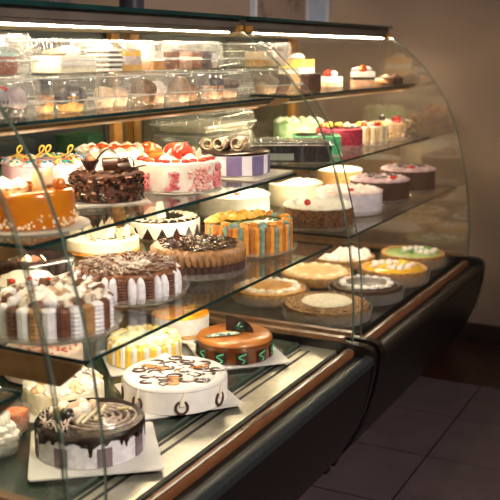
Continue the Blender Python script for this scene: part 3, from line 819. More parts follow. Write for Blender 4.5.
t = cake('cream_cake', 'ivory cream cake topped with orange fruit behind the pink-sided cake', 'cake', 2.215, 1.585, ZM + .002)
R, H = .11, .076
obj('cake_body', M().lathe(cyl(R, H, .012), 60), CREAM, t)
for i in range(15):
    a = 2 * PI * i / 15; obj('cream_rosette', M().rosette((.09 * cos(a), .09 * sin(a), H - .004), .021, .015), IVORY if i % 2 else CREAM, t)
obj('fruit_pieces', flat_blobs(M(), R * .6, H + .004, 22, .010, 17, .6), ORANGEF, t)

t = cake('panel_cake', 'white cake with purple side panels and chocolate rolls on a dark top', 'cake', 2.408, 1.300, ZM + .004)
board(2.395, 1.285, ZM, .262, .262, 0, 'silvery card under the purple-panelled cake', GREYBOARD)
R, H = .109, .062
obj('cake_body', M().lathe(cyl(R, H, .004), 72), P('cool white cream', '#e3dce0', '#ece6e6', .45, 30), t)
obj('chocolate_top', M().lathe([(R * .5, H), (R + .002, H - .004), (R + .003, H + .001), (R - .001, H + .004), (R * .5, H + .0045)], 72), DARK, t)
for k in range(9):
    aa = math.radians(-46 + k * 40); obj('purple_panel', M().arc(R + .0004, .0024, aa - .20, aa + .20, .002, H - .006), P('purple chocolate', '#6b5d84', '#786a92', .35, 20), t)
for k, (x, y, r, w, d) in enumerate(((-.030, -.030, .022, .042, (.5, 1, 0)), (.022, -.040, .024, .050, (.35, 1, 0)), (-.075, -.010, .020, .034, (-.3, 1, 0)))):
    obj('white_chocolate_roll', roll(M(), (x, y, H + .004 + r), d, r, w, .003, 1.4), P('marbled roll', '#9c8468', '#d8c6ac', .35, 60), t)
obj('truffle', M().ball((-.018, -.022, H + .020), .019, 16), DARK, t)
obj('chocolate_shard', shard(M(), (.035, -.02, H + .003), .028, .042, .003, .4, .2, pts=[(-.5, 0), (.5, 0), (.45, .8), (0, 1), (-.4, .75)]), P('mocha slab', '#8a7360', '#a08a76', .4, 30), t)

# --- lower shelf, far case --------------------------------------------------
LILAC = P('lilac cream', '#d5bfc0', '#e8d8d6', .5, 50)
def ring_rosettes(t, R, z, n, r, h, mats, nm='cream_rosette', ph=0):
    for i in range(n):
        a = 2 * PI * i / n + ph
        obj(nm, M().rosette((R * cos(a), R * sin(a), z), r, h), mats[i % len(mats)], t)

def round_cake(label, x, y, R, H, body, top, z=ZB, nm='layer_cake', ros=None, n=14, b=.006, rough=0, dl=None):
    t = cake(nm, label, 'cake', x, y, z + (.0025 if dl else .0005))
    if dl: dish(x, y, z, R, dl)
    m = M().lathe([(R * .5, 0), (R - .002, 0), (R, .003), (R, H - .007), (R * .5, H - .006)], 72, rm=(lambda a, zz, r: 1 + rough * (cos(47 * a + zz * 300) + .6 * sin(29 * a - zz * 500)) if r > R * .9 else 1) if rough else None)
    obj('cake_body', m, body, t)
    obj('cream_top', M().lathe([(R * .5, H - .008), (R + .001, H - .008), (R + .002, H - .004), (R - b * .4, H - .001), (R - b, H), (R * .5, H)], 60, rm=lambda a, zz, r: 1 + (.02 * cos(18 * a) if r > R * .95 else 0)), top, t)
    if ros: ring_rosettes(t, R * .8, H - .002, n, R * .13, R * .075, ros)
    return t

t = round_cake('brown crumb-sided cake with white cream top and one red cherry', 2.735, 1.160, .112, .078, P('brown crumbs', '#45291a', '#7d5230', .8, 130, bump=.6), CREAM, ros=[CREAM], n=16, rough=.006, dl='clear dish under the crumb-sided cake with a cherry')
obj('cherry', M().ball((-.04, -.055, .088), .011, 14), RED, t)
obj('cream_centre', M().blob((0, 0, .076), (.075, .075, .005), 3, .12), CREAM, t)
t = round_cake('lilac-white round cake with pale pink top between crumb cake and dark cakes', 3.062, 1.182, .116, .080, P('lilac white cream', '#cdc2cc', '#dfd5da', .5, 40), P('pale pink cream', '#dcbdb8', '#ecd4cc', .5, 40), ros=[LILAC, CREAM], n=18, dl='clear dish under the lilac-white cake')
obj('strawberry_piece', M().ball((.0, -.05, .084), (.013, .010, .006), 12), RED, t)
t = round_cake('big white cream cake behind the orange and green striped cake', 2.795, 1.500, .121, .080, CREAM, CREAM, ros=[CREAM, IVORY], n=18, dl='clear dish under the big white cake behind striped cake')
obj('fruit_piece', M().ball((.01, -.06, .084), (.012, .009, .006), 12), ORANGEF, t)
round_cake('ivory cream cake behind the crumb-sided cherry cake', 3.135, 1.425, .099, .084, IVORY, IVORY, ros=[IVORY, CREAM], n=14)
round_cake('tan sponge cake with smooth white cream top, back of lower shelf', 3.66, 1.462, .096, .074, SPONGE, CREAM, b=.02, dl='clear dish under the tan sponge cake')
for lab, x, y, R, H, dl, cx in (('dark chocolate cake with pink cream top, closer to the lilac-white cake', 3.345, 1.170, .111, .088, 'clear dish under the dark pink-topped cake nearer the lilac-white cake', .04),
                            ('dark chocolate cake with pink cream top at the glass end panel', 3.640, 1.152, .108, .096, 'clear dish under the pink-topped cake at the end panel', .0)):
    t = round_cake(lab, x, y, R, H, CHOCSP, P('dusky pink cream', '#b996a0', '#d8bcc0', .5, 40, bump=.3), ros=[P('dusky pink cream', '#b996a0'), LILAC], n=15, rough=.004, dl=dl)
    obj('strawberry_piece', M().ball((cx, -.06, H + .006), (.014, .010, .009), 12), RED, t)
    obj('chocolate_flakes', flakes(M(), R * .6, H + .003, 60, .012, 5), DARK, t)

# --- middle shelf, far case -------------------------------------------------
def block_cake(name, label, x, y, w, d, h, mats, z=ZM, rz=0, bumps=0, bm=None, n=0):
    t = thing(name, label, 'cake', (x, y, z + .0005), rz)
    m = M(); rnd = random.Random(int(w * 1e4 + x * 1e3)); b = .008
    o = []
    for sx, sy, a0 in ((1, 1, 0), (-1, 1, 90), (-1, -1, 180), (1, -1, 270)):
        for i in range(5):
            a = math.radians(a0 + 90 * i / 4); o.append((sx * (w / 2 - b) + b * cos(a), sy * (d / 2 - b) + b * sin(a)))
    m.prism(o, (0, 0, h), (0, 0, 0), (1, 0, 0), (0, 1, 0)); obj('cake_body', m, mats, t)
    return t

GRN = P('green crumb', '#2c8a55', '#4bb077', .7, 110, bump=.6)
t = block_cake('loaf_cake', 'bright green crumb-coated loaf cake with dark chocolate top', 3.008, 1.290, .165, .115, .062, GRN, z=ZM + .0036, rz=FACE)
fk = M(); rnd = random.Random(3)
for k in range(110):
    fk.box((rnd.uniform(-.068, .068), rnd.uniform(-.042, .042), .064 + rnd.random() * .004), (.016 * (.5 + rnd.random()), .005, .002), rnd.random() * PI, 0, rnd.uniform(-.6, .6))
obj('chocolate_flakes', fk, DARK, t)
board(3.008, 1.290, ZM, .178, .128, math.degrees(FACE), 'thin silvery card under the bright green loaf cake', GREYBOARD)
t = cake('layer_cake', 'pale green and white cream cake behind the bright green cake', 'cake', 3.40, 1.535, ZM + .0005)
R, H = .10, .080
obj('cake_body', M().lathe(cyl(R, H), 60), P('mint cream', '#8fc07c', '#cfe3bd', .5, 30, bump=.3), t)
ring_rosettes(t, .078, H - .002, 14, .02, .018, [CREAM, P('mint cream', '#8fc07c')])
t = cake('layer_cake', 'crimson red cake with dark chocolate and fruit on top', 'cake', 3.225, 1.290, ZM + .0025)
dish(3.225, 1.290, ZM, .085, 'clear dish under the crimson red cake')
R, H = .086, .074
obj('cake_body', M().lathe([(R * .5, 0), (R - .002, 0), (R, .003), (R, H - .004), (R - .006, H), (R * .5, H)], 72, rm=lambda a, z, r: 1 + .012 * cos(37 * a + z * 260)), P('red velvet crumb', '#8e1730', '#c23a50', .7, 100, bump=.6), t)
obj('chocolate_flakes', flakes(M(), R * .9, H + .001, 150, .014, 6), DARK, t)
for k, (x, y, mt) in enumerate(((-.06, .0, ORANGEF), (-.035, .02, YEL), (.0, .03, YEL), (-.05, .035, RED), (.03, .02, IVORY))):
    obj('fruit_piece', M().blob((x, y, H + .008), (.014, .012, .011), k, .2), mt, t)
t = rope_cake('tan finger-biscuit cake ringed with upright stripes and fruit', 3.420, 1.248, .072, .070, [0, 1], [IVORY, P('biscuit', '#cfa364', '#ddb981', .6, 60)], CREAM, 26, name='biscuit_cake', z=ZM, names=['cream_piping', 'biscuit_fingers'], bulge=.03)
for k in range(9):
    a = 2.4 * k; q = .05 * math.sqrt((k + .5) / 9); obj('fruit_piece', M().blob((q * cos(a), q * sin(a), .076), (.014, .012, .010), k, .2), (YEL, RED, CREAM, ORANGEF)[k % 4], t)
dish(3.420, 1.248, ZM, .080, 'clear dish under the finger-biscuit cake')
t = cake('layer_cake', 'cake covered in multicoloured sweets with dark truffle, nearest glass end', 'cake', 3.668, 1.232, ZM + .0025)
dish(3.668, 1.232, ZM, .094, 'clear dish under the cake covered in multicoloured sweets')
R, H = .084, .070
obj('cake_body', M().lathe(cyl(R, H), 60), P('biscuit cream', '#c79a6a', '#dfbd92', .6, 60), t)
for k, (nm, cc) in enumerate((('red', '#b3201c'), ('yellow', '#e3b92c'), ('blue', '#3f6f95'), ('green', '#5c8f45'), ('white', '#eadfd0'))):
    m = M(); rnd = random.Random(60 + k)
    for i in range(26):
        a = rnd.random() * 2 * PI; m.ball(((R + .001) * cos(a), (R + .001) * sin(a), rnd.uniform(.008, H - .008)), .0058, 8)
    flat_blobs(m, R * .85, H + .002, 12, .008, 70 + k, .7)
    obj(nm + '_sweets', m, P(nm + ' sweet', cc, cc, .3, 10), t)
obj('truffle', M().ball((-.045, .0, H + .014), .016, 14), DARK, t)
obj('strawberry_piece', M().blob((.012, -.01, H + .012), (.02, .015, .011), 1, .2), RED, t)

# --- pies on the far case deck ---------------------------------------------
def pie(label, x, y, R, H, crust, fill, name='pie', tray=None, wavy=.02):
    t = cake(name, label, 'pie', x, y, ZF + .0036)
    if tray:
        o = obj('pie_tray', M().shell([(.001, .0005), (R + .003, .0005), (R + .006, .003), (R + .010, H * .78), (R + .012, H * .8), (R + .012, H * .8 + .001), (R + .009, H * .78 + .001), (R + .005, .003), (.001, .002)], 128, rm=lambda a, z, r: 1 + .010 * cos(64 * a) * (r > R)), DISH, None, (x, y, ZF + .0002))
        tag(o, tray, 'pie tray')
    obj('crust', M().lathe([(R * .5, 0), (R - .012, 0), (R - .006, .006), (R, H - .010), (R + .001, H - .003), (R - .006, H), (R - .014, H - .005), (R * .5, H - .006)], 96, rm=lambda a, z, r: 1 + (wavy * .6 * cos(30 * a) if z > H * .5 and r > R * .8 else 0)), crust, t)
    if fill: obj('filling', M().lathe([(R * .4, H - .007), (R - .013, H - .007), (R - .020, H - .001), (R * .6, H + .002), (R * .3, H + .003)], 60), fill, t)
    return t
CRUST = P('golden crust', '#a87440', '#c99a5c', .7, 60, bump=.4)
NUT = P('brown nut crumb', '#755538', '#a58058', .85, 150, bump=.9, bscale=160)
t = pie('nutty brown pie with pale cream disc centre, nearest the case junction', 2.830, 1.165, .142, .048, NUT, NUT, tray='clear ribbed tray under the nutty pie with cream centre')
obj('cream_centre', M().lathe([(.03, .049), (.080, .048), (.086, .052), (.080, .057), (.04, .058)], 50), P('lumpy pale cream', '#cfc4ae', '#e6dcc8', .6, 70, bump=.6), t)
nb = M(); rnd = random.Random(5)
for k in range(170):
    a = rnd.random() * 2 * PI; q = rnd.uniform(.09, .138); nb.ball((q * cos(a), q * sin(a), .047), rnd.uniform(.003, .007), 6)
obj('nut_crumbs', nb, NUT, t)
t = pie('dark chocolate pie with white piped border between nutty and yellow pies', 3.130, 1.135, .128, .052, P('dark crust', '#3a261a', '#503726', .7, 80, bump=.4), P('dark chocolate filling', '#33241c', '#43312a', .3, 20, coat=.3), tray='clear ribbed tray under the dark chocolate pie')
for i in range(18):
    a = 2 * PI * i / 18; obj('cream_rosette', M().blob((.088 * cos(a), .088 * sin(a), .054), (.013, .010, .007), i, .25), CREAM, t)
t = pie('yellow jelly pie dotted with white cream near the green pie', 3.425, 1.130, .130, .054, CRUST, P('yellow jelly filling', '#eaa90c', '#f6c531', .2, 20, coat=.5), tray='clear ribbed tray under the yellow jelly pie')
for i in range(26):
    a = 2.4 * i; q = .085 * math.sqrt((i + .5) / 26); obj('cream_rosette', M().rosette((q * cos(a) , q * sin(a) + .012, .055), .013, .010), P('lavender cream', '#e2d2cf', '#f0e6e2', .5, 40) if i % 4 else YEL, t)
t = pie('green jelly pie with white cream cubes, at the end of the deck', 3.735, 1.150, .132, .052, CRUST, P('green jelly filling', '#9cb86a', '#b6cc88', .25, 20, coat=.4), tray='clear ribbed tray under the green jelly pie')
rnd = random.Random(8)
for i in range(26):
    a = 2.4 * i; q = .075 * math.sqrt((i + .5) / 26); obj('cream_cube', M().blob((q * cos(a) + .03, q * sin(a) + .01, .056), (.011, .010, .007), i, .2), CREAM if i % 4 else P('green sweet', '#5c8f45'), t)
t = pie('pie heaped with white whipped cream behind the dark chocolate pie', 3.560, 1.400, .134, .048, CRUST, CREAM)
for i in range(30):
    a = 2.4 * i; q = .115 * math.sqrt((i + .5) / 30); obj('cream_rosette', M().rosette((q * cos(a), q * sin(a), .047), .021, .018), P('blush whipped cream', '#ecdcd6', '#f6ece8', .5, 40), t)
t = pie('plain golden pie with smooth beige cream behind the nutty pie', 3.270, 1.395, .140, .042, CRUST, P('beige custard', '#d9b077', '#e8c898', .4, 25))
for i in range(12):
    a = 2 * PI * i / 12; obj('cream_rosette', M().rosette((.105 * cos(a), .105 * sin(a), .041), .016, .010), IVORY, t)
t = pie('golden pie with white cream dots round its edge, beside the brown divider', 2.960, 1.445, .132, .042, CRUST, P('caramel custard', '#b9814a', '#cf9c64', .35, 25, coat=.2), tray='clear ribbed tray under the golden pie with cream dots')
for i in range(20):
    a = 2 * PI * i / 20; obj('cream_rosette', M().blob((.098 * cos(a), .098 * sin(a), .044), (.014, .012, .008), i, .25), CREAM, t)

# --- clear clamshell boxes ---------------------------------------------------
def rrect(w, d, b, n=6, rib=0, per=.011):
    """rounded rectangle outline, optionally rippled by ribs"""
    pts = []
    segs = [((w / 2 - b, d / 2 - b), 0), ((-w / 2 + b, d / 2 - b), 90), ((-w / 2 + b, -d / 2 + b), 180), ((w / 2 - b, -d / 2 + b), 270)]
    base = []
    for (cx, cy), a0 in segs:
        for i in range(n + 1):
            a = math.radians(a0 + 90 * i / n); base.append((cx + b * cos(a), cy + b * sin(a)))
    L = [0]
    for i in range(len(base)):
        p, q = base[i], base[(i + 1) % len(base)]; L.append(L[-1] + math.hypot(q[0] - p[0], q[1] - p[1]))
    N = max(60, int(L[-1] / .0042)); k = 0; cyc = round(L[-1] / per)
    for j in range(N):
        s = L[-1] * j / N
        while L[k + 1] < s: k += 1
        f = (s - L[k]) / max(L[k + 1] - L[k], 1e-9); p, q = base[k], base[(k + 1) % len(base)]
        x, y = p[0] + (q[0] - p[0]) * f, p[1] + (q[1] - p[1]) * f
        g = 1 + (rib * (.5 + .5 * cos(2 * PI * cyc * j / N)) - rib) / (min(w, d) / 2)
        pts.append((x * g, y * g))
    return pts

def loft(rings):
    """stack of equal-length outlines with heights -> open shell with a closed last ring"""
    V, F = [], []; n = len(rings[0][0])
    for o, z in rings: V += [(p[0], p[1], z) for p in o]
    for j in range(len(rings) - 1):
        for k in range(n): F.append((j * n + k, j * n + (k + 1) % n, (j + 1) * n + (k + 1) % n, (j + 1) * n + k))
    F.append(tuple((len(rings) - 1) * n + k for k in range(n)))
    return M().add(V, F)

def scale(o, s): return [(p[0] * s, p[1] * s) for p in o]

def clamshell(label, x, y, z, w, d, h, group=None, hb=.34, tray=None, rz=0):
    t = thing('clamshell_box', label, 'plastic box', (x, y, z + .0003), rz, group)
    o = rrect(w, d, .022, rib=.0042, per=.015); fl = rrect(w + .007, d + .010, .026, rib=0)
    k = h * hb
    n = len(o); fl = [fl[int(i * len(fl) / n)] for i in range(n)]
    b = loft([(fl, k), (o, k), (scale(o, .985), k * .6), (scale(o, .955), .003), (scale(o, .93), .0008)])
    obj('base_tray', b, tray or PLAST, t)
    l = loft([(fl, k + .0015), (scale(o, .985), k + .0018), (scale(o, .975), k + (h - k) * .35), (scale(o, .955), k + (h - k) * .75), (scale(o, .925), h - .004), (scale(o, .89), h - .0008), (scale(o, .80), h - .0005), (scale(o, .78), h - .003)])
    obj('lid', l, PLAST, t)
    rim = M(); n = len(o)
    rim.tube([(p[0], p[1], k + .0012) for p in fl[::2]], .0016, 5, closed=True)
    rim.tube([(p[0] * .925, p[1] * .925, h - .0045) for p in o[::2]], .0014, 5, closed=True)
    obj('lid_rim', rim, RIMP, t)
    obj('latch', M().box((-w * .2, -d / 2 - .009, k + .001), (.03, .014, .003)), PLAST, t)
    return t

def slice_(name, label, x, y, z, w, d, layers, top=None, rz=0, group=None, cat='cake slice'):
    """cake slice: thing with one part per layer"""
    t = thing(name, label, cat, (x, y, z), rz, group); zz = 0
    for nm, h, mt in layers:
        o = rrect(w, d, .005, 3); m = loft([(scale(o, .5), zz), (scale(o, .985), zz), (o, zz + h * .2), (o, zz + h * .8), (scale(o, .985), zz + h)])
        obj(nm, m, mt, t); zz += h
    if top:
        for i, (nm, c, r, mt) in enumerate(top): obj(nm, M().blob((c[0], c[1], zz + r[2] * .7), r, i, .15), mt, t)
    return t

def cupcake(name, label, x, y, z, R, H, case, top, group=None, dome=1.0):
    t = thing(name, label, name.replace('_', ' '), (x, y, z), 0, group)
    obj('paper_case', M().lathe([(R * .4, 0), (R * .74, 0), (R * .98, H * .55), (R * .5, H * .55)], 56, rm=lambda a, zz, r: 1 + (.03 * cos(20 * a) if r > R * .6 else 0)), case, t)
    obj('muffin_top', M().blob((0, 0, H * .56), (R * 1.04, R * 1.04, H * .42 * dome), int(x * 1000), .10, 18), top, t)
    return t

Z1 = ZT; HB1 = .080; Z2 = ZT + HB1 + .004; HB2 = .076
G1, G2 = 'clear boxes in the lower row on the top shelf', 'clear boxes in the upper row on the top shelf'
low = [(1.450, .195, 'clear box with dotted cupcakes, lower row at the left picture edge'), (1.665, .175, 'clear box with dark-topped muffin and truffle, lower row'), (1.848, .165, 'clear box with pale muffin, lower row under the yellow slices'),
       (2.020, .150, 'clear box with brown muffin and frosted one, lower row'), (2.180, .145, 'clear box with pale peaked muffin, lower row'), (2.385, .225, 'clear box with dark-topped muffin at the right of the lower row'), (2.745, .22, 'clear box with grey-brown cakes behind the case junction, lower row')]
for x, w, lab in low: clamshell(lab, x, 1.365, Z1, w, .19, HB1, G1)
upp = [(1.477, .195, 'tall clear box with red sponge under white cream, upper row at left edge', .083), (1.730, .188, 'clear box with white cream slice, upper row beside tall box', HB2), (1.931, .184, 'clear box with striped slice and yellow slice, upper row', HB2),
       (2.126, .176, 'clear box with chestnut-brown slices, upper row', HB2), (2.311, .168, 'clear box with dark brown slices, upper row', HB2), (2.755, .21, 'clear box of tan cakes behind the case junction, upper row', HB2)]
for x, w, lab, h in upp: clamshell(lab, x, 1.402, Z2, w, .19, h, G2)
clamshell('wide clear box of brown cake set back near the junction, upper row', 2.450, 1.605, Z2, .148, .17, HB2 - .004, G2)
clamshell('wide clear box set back under another, near the junction', 2.450, 1.605, Z1, .148, .17, HB1, G1)

zl, zu = Z1 + .0022, Z2 + .0022
DOT = P('dotted paper', '#cfc8c4', '#2b2426', .5, 95, .26, .30, kind='vor')
DARKTOP = P('dark berry top', '#1d1216', '#34232a', .25, 90, bump=.6, coat=.4)
GOLD = P('golden muffin', '#a8742c', '#c9963f', .7, 70, bump=.6)
PALE = P('pale muffin', '#c9a98a', '#ddc4a8', .7, 70, bump=.4)
BRN = P('brown muffin', '#5e3a1e', '#8a5f30', .7, 70, bump=.7)
PAPER = P('tan paper case', '#b08a70', '#c4a188', .6, 40)
GC = 'cupcakes in the clear boxes'
CORALC = P('brown red sponge', '#7e3a28', '#96503a', .7, 90, bump=.4)
for x, y, R, H, cs, tp, lab in ((1.438, 1.325, .036, .062, DOT, P('grey frosting', '#6d6468', '#8f868a', .5, 40), 'dotted-paper cupcake with grey frosting and a red bit'), (1.510, 1.330, .030, .058, DOT, P('mauve frosting', '#9a8488', '#b8a5a6', .5, 40), 'dotted-paper cupcake with mauve frosting'),
                              (1.690, 1.325, .034, .058, GOLD, DARKTOP, 'golden cupcake with black berry top, under the white cream slice'), (1.620, 1.34, .022, .038, GOLD, BRN, 'small brown bun beside the golden black-topped cupcake'),
                              (1.832, 1.335, .026, .048, PAPER, PALE, 'pale bun in a tan case beside the brown muffin'), (1.895, 1.34, .026, .046, PAPER, PALE, 'second pale bun from the brown muffin'), (1.986, 1.325, .032, .064, BRN, BRN, 'rough brown muffin in the lower row of boxes'),
                              (2.060, 1.335, .0235, .058, PAPER, P('frosted top', '#c7b8ac', '#e0d6cc', .5, 40), 'frosted muffin to the right of the rough brown muffin'), (2.155, 1.325, .034, .066, PAPER, P('toffee top', '#7c5638', '#bb9468', .4, 50, bump=.4), 'tan muffin with toffee top, beside a small dark bun'), (2.222, 1.33, .022, .046, BRN, BRN, 'small dark bun beside the toffee muffin'),
                              (2.330, 1.325, .038, .066, P('peach paper', '#c28d6e', '#d6a88a', .6, 40), DARKTOP, 'peach-cased muffin with black berry top, lower row'), (2.425, 1.33, .040, .058, PAPER, CHOCSP, 'broad muffin with dark brown top near the junction'), (2.70, 1.335, .040, .062, PAPER, P('grey brown top', '#7a6558', '#937c6c', .6, 40), 'grey-brown muffin behind the case junction'), (2.80, 1.335, .036, .060, CHOCSP, CHOCSP, 'dark chocolate muffin behind the case junction')):
    t = cupcake('cupcake', lab, x, y, zl, R, H, cs, tp, GC)
    if 'red bit' in lab: obj('strawberry_piece', M().ball((.024, -.012, H * .9), (.012, .009, .006), 10), RED, t)
GS = 'cake slices in the clear boxes'
slice_('cake_slice', 'red sponge slice with teal layer and piled white cream, left edge', 1.471, 1.367, zu, .115, .08, [('sponge', .036, CORALC), ('teal_layer', .008, P('teal cream', '#7ea79c', '#9dbdb4', .5, 30))], [('cream_swirl', (-.03, 0, 0), (.032, .03, .018), CREAM), ('cream_swirl', (.018, .01, 0), (.028, .026, .016), CREAM), ('cream_swirl', (.036, -.014, 0), (.016, .016, .013), P('grey swirl', '#8f9490', '#b5b5ae', .5, 40))], 0, GS)
slice_('cake_slice', 'white cream slice with brown bits in box beside the striped slice', 1.734, 1.372, zu, .135, .085, [('sponge', .014, IVORY), ('cream_layer', .022, CREAM)], [('cream_swirl', (-.03, 0, 0), (.03, .028, .010), MILK), ('cream_swirl', (.026, .006, 0), (.032, .028, .013), CREAM)], 0, GS)
st = [('dark_layer' if i % 2 else 'cream_layer', .0058, DARK if i % 2 else CREAM) for i in range(9)]
slice_('cake_slice', 'slice with thin dark and white stripes', 1.884, 1.367, zu, .054, .07, st, [('cream_swirl', (0, 0, 0), (.022, .022, .008), CREAM)], 0, GS)
slice_('cake_slice', 'yellow-topped slice with pale middle layer beside the striped slice', 1.956, 1.367, zu, .078, .07, [('sponge', .014, P('yellow sponge', '#d99a2c', '#ebb650', .6, 60)), ('cream_layer', .020, P('mauve layer', '#a78f86', '#c9b3a6', .5, 50)), ('yellow_top', .014, P('bright yellow jelly', '#f0b40e', '#f8cc3a', .25, 20, coat=.4))], None, 0, GS)
slice_('cake_slice', 'white and apricot slice between yellow slice and chestnut slices', 2.072, 1.367, zu, .05, .07, [('sponge', .022, P('apricot base', '#d98b34')), ('cream_layer', .026, CREAM)], [('cream_swirl', (0, 0, 0), (.018, .02, .009), IVORY)], 0, GS)
CHST = P('chestnut sponge', '#7b3d18', '#985523', .7, 70, bump=.3)
slice_('cake_slice', 'chestnut-brown slice with pale cream line, next to apricot slice', 2.142, 1.367, zu, .072, .07, [('sponge', .026, CHST), ('cream_layer', .005, IVORY), ('sponge', .014, CHST)], None, 0, GS)
slice_('cake_slice', 'chestnut-brown slice with pale cream line, next to the dark slice', 2.268, 1.367, zu, .054, .07, [('sponge', .026, CHST), ('cream_layer', .005, IVORY), ('sponge', .014, CHST)], None, 0, GS)
slice_('cake_slice', 'very dark brown slice with purple tint in upper row', 2.329, 1.367, zu, .045, .07, [('sponge', .046, P('plum chocolate', '#3a2026', '#4d2c30', .5, 40))], None, 0, GS)
slice_('cake_slice', 'pale cream slice at the end of the upper row', 2.368, 1.367, zu, .024, .07, [('sponge', .018, PALE), ('cream_layer', .024, CREAM)], None, 0, GS)
slice_('cake_slice', 'brown ribbed slice in the box set back near the junction', 2.45, 1.605, zu, .10, .08, [('sponge', .02, SPONGE), ('brown_layer', .026, P('ribbed brown', '#6a4a36', '#8d6a50', .5, 50))], None, 0, GS)
slice_('cake_slice', 'tan cream slice behind the case junction, upper row', 2.715, 1.367, zu, .07, .07, [('sponge', .022, SPONGE), ('cream_layer', .024, PALE)], None, 0, GS)
slice_('cake_slice', 'pale pink-brown slice behind the case junction, upper row', 2.805, 1.367, zu, .07, .07, [('sponge', .022, PALE), ('cream_layer', .026, P('rosy cream', '#c7a493', '#d8bcae', .5, 40))], None, 0, GS)

# loose cakes on the far part of the top shelf
GP = 'small cakes on the far top shelf'
t = cake('small_cake', 'small dark chocolate cylinder cake on the far top shelf', 'small cake', 2.975, 1.30, ZT + .0005, GP)
obj('cake_body', M().lathe(cyl(.036, .055, .005), 40), CHOCSP, t); obj('chocolate_top', M().lathe([(.01, .055), (.034, .055), (.03, .059), (.01, .06)], 30), DARK, t)
t = slice_('small_cake', 'yellow and white tall cake behind the dark cylinder cake', 3.30, 1.50, ZT + .0005, .12, .10, [('sponge', .05, SPONGE), ('cream_layer', .022, CREAM), ('yellow_top', .030, P('apricot yellow', '#e8a93a', '#f0c46a', .4, 30))], [('cream_swirl', (0, 0, 0), (.03, .03, .014), CREAM)], 0, GP, 'small cake')
t = slice_('small_cake', 'white cream wedge with a red strawberry', 3.37, 1.39, ZT + .0005, .075, .07, [('sponge', .018, PALE), ('cream_layer', .020, CREAM)], [('strawberry', (-.012, 0, 0), (.016, .015, .016), RED), ('cream_swirl', (.018, 0, 0), (.018, .016, .012), CREAM)], -.4, GP, 'small cake')
t = slice_('small_cake', 'white and chocolate layered cake topped with an orange ball', 3.455, 1.29, ZT + .0005, .088, .085, [('sponge', .026, P('beige sponge', '#b98d6c', '#cfa98a', .7, 60)), ('chocolate_layer', .010, DARK), ('cream_layer', .020, CREAM)], [('orange_ball', (.0, -.01, .01), (.017, .017, .016), ORANGEF), ('cream_swirl', (.02, .02, 0), (.02, .02, .010), CREAM), ('cream_swirl', (-.022, .015, 0), (.02, .02, .010), CREAM)], FACE, GP, 'small cake')
t = cake('pastry', 'flat golden pastry beside the orange-topped cake', 'pastry', 3.62, 1.305, ZT + .0005, GP)
obj('pastry_base', M().blob((0, 0, .012), (.060, .045, .011), 4, .1, 20), SPONGE, t); obj('sugar_top', M().blob((0, 0, .021), (.045, .034, .006), 6, .15, 16), IVORY, t)
for x, y, lab in ((3.725, 1.29, 'chocolate pastry with pale top beside the flat golden pastry'), (3.805, 1.275, 'dark chocolate pastry at the end of the top shelf')):
    t = cake('pastry', lab, 'pastry', x, y, ZT + .0005, GP)
    obj('pastry_base', M().lathe(cyl(.034, .028, .006), 36), DARK if x > 3.8 else MILK, t); obj('cream_top', M().rosette((0, 0, .028), .020, .012), PALE if x < 3.8 else BROWNP, t)

GREYB = P('grey beige cream', '#9a917e', '#ada491', .6, 40)
# --- boxes on the middle shelf by the junction -------------------------------
clamshell('big clear clamshell box, upper of the stacked pair behind purple-panelled cake', 2.80, 1.62, ZM + .088, .36, .23, .070)
clamshell('big clear clamshell box, lower of the stacked pair behind purple-panelled cake', 2.80, 1.62, ZM, .36, .23, .082)
slice_('cake_slab', 'pale slab inside the upper stacked clamshell box', 2.80, 1.62, ZM + .0905, .30, .18, [('sponge', .012, GREYB), ('cream_layer', .010, GREYB)], None, 0, None, 'cake')
slice_('cake_slab', 'pale slab inside the lower stacked clamshell box', 2.80, 1.62, ZM + .0025, .30, .18, [('sponge', .016, GREYB), ('cream_layer', .012, GREYB)], None, 0, None, 'cake')
t = clamshell('clear-lidded box with black tray in front of the bright green loaf cake', 2.800, 1.290, ZM, .262, .175, .070, tray=P('black tray plastic', '#17171c', '#22222a', .3, 20), hb=.80, rz=FACE)
obj('price_sticker', M().box((-.055, -.0885, .020), (.12, .0006, .022)), P('pale sticker', '#8c958c', '#9ba49a', .5, 20), t)
slice_('cake_slab', 'dark plum cake slab inside the black-trayed box', 2.800, 1.290, ZM + .0035, .21, .13, [('sponge', .042, P('plum chocolate', '#3a2026'))], None, FACE, None, 'cake')

# --- on top of the case ------------------------------------------------------
t = thing('menu_frame', 'white framed card with a beige and brown print on top glass', 'picture frame', (3.26, 1.50, 1.4068), 0)
WHITEF = P('white frame', '#c9cad0', '#d5d6da', .4, 10)
fr = M()
fr.box((0, 0, .006), (.66, .02, .012)); fr.box((0, 0, .244), (.66, .02, .012)); fr.box((-.322, 0, .125), (.016, .02, .25)); fr.box((.322, 0, .125), (.016, .02, .25)); fr.box((.12, 0, .125), (.014, .019, .24))
obj('frame', fr, WHITEF, t)
obj('print', M().box((-.10, .002, .125), (.43, .008, .23)), P('beige print', '#8d7768', '#574645', .5, 5, .45, .55), t)
obj('panel', M().box((.22, .002, .125), (.19, .008, .23)), P('pale blue card', '#9aa6bd', '#b4bccb', .5, 6), t)
t = thing('display_jar', 'dark jar standing on the top glass', 'jar', (2.20, 1.50, 1.4068))
obj('jar_body', M().lathe(cyl(.035, .10, .012), 36), P('smoked jar', '#332e35', '#3d3840', .2, 10, coat=.5), t); obj('jar_lid', M().lathe(cyl(.03, .02, .004, .10), 30), BLACK, t)
t = thing('bread_tray', 'brown bread tray on the top glass at far left', 'tray', (1.72, 1.52, 1.4068))
obj('tray_base', M().box((0, 0, .01), (.16, .12, .02)), P('dark tray', '#3b2a22', '#4a362b', .5, 20), t)
for k in range(3): obj('bread_roll', M().blob((-.045 + .045 * k, 0, .036), (.026, .035, .018), k, .1), P('baked crust', '#7c4a28', '#96602f', .6, 30), t)
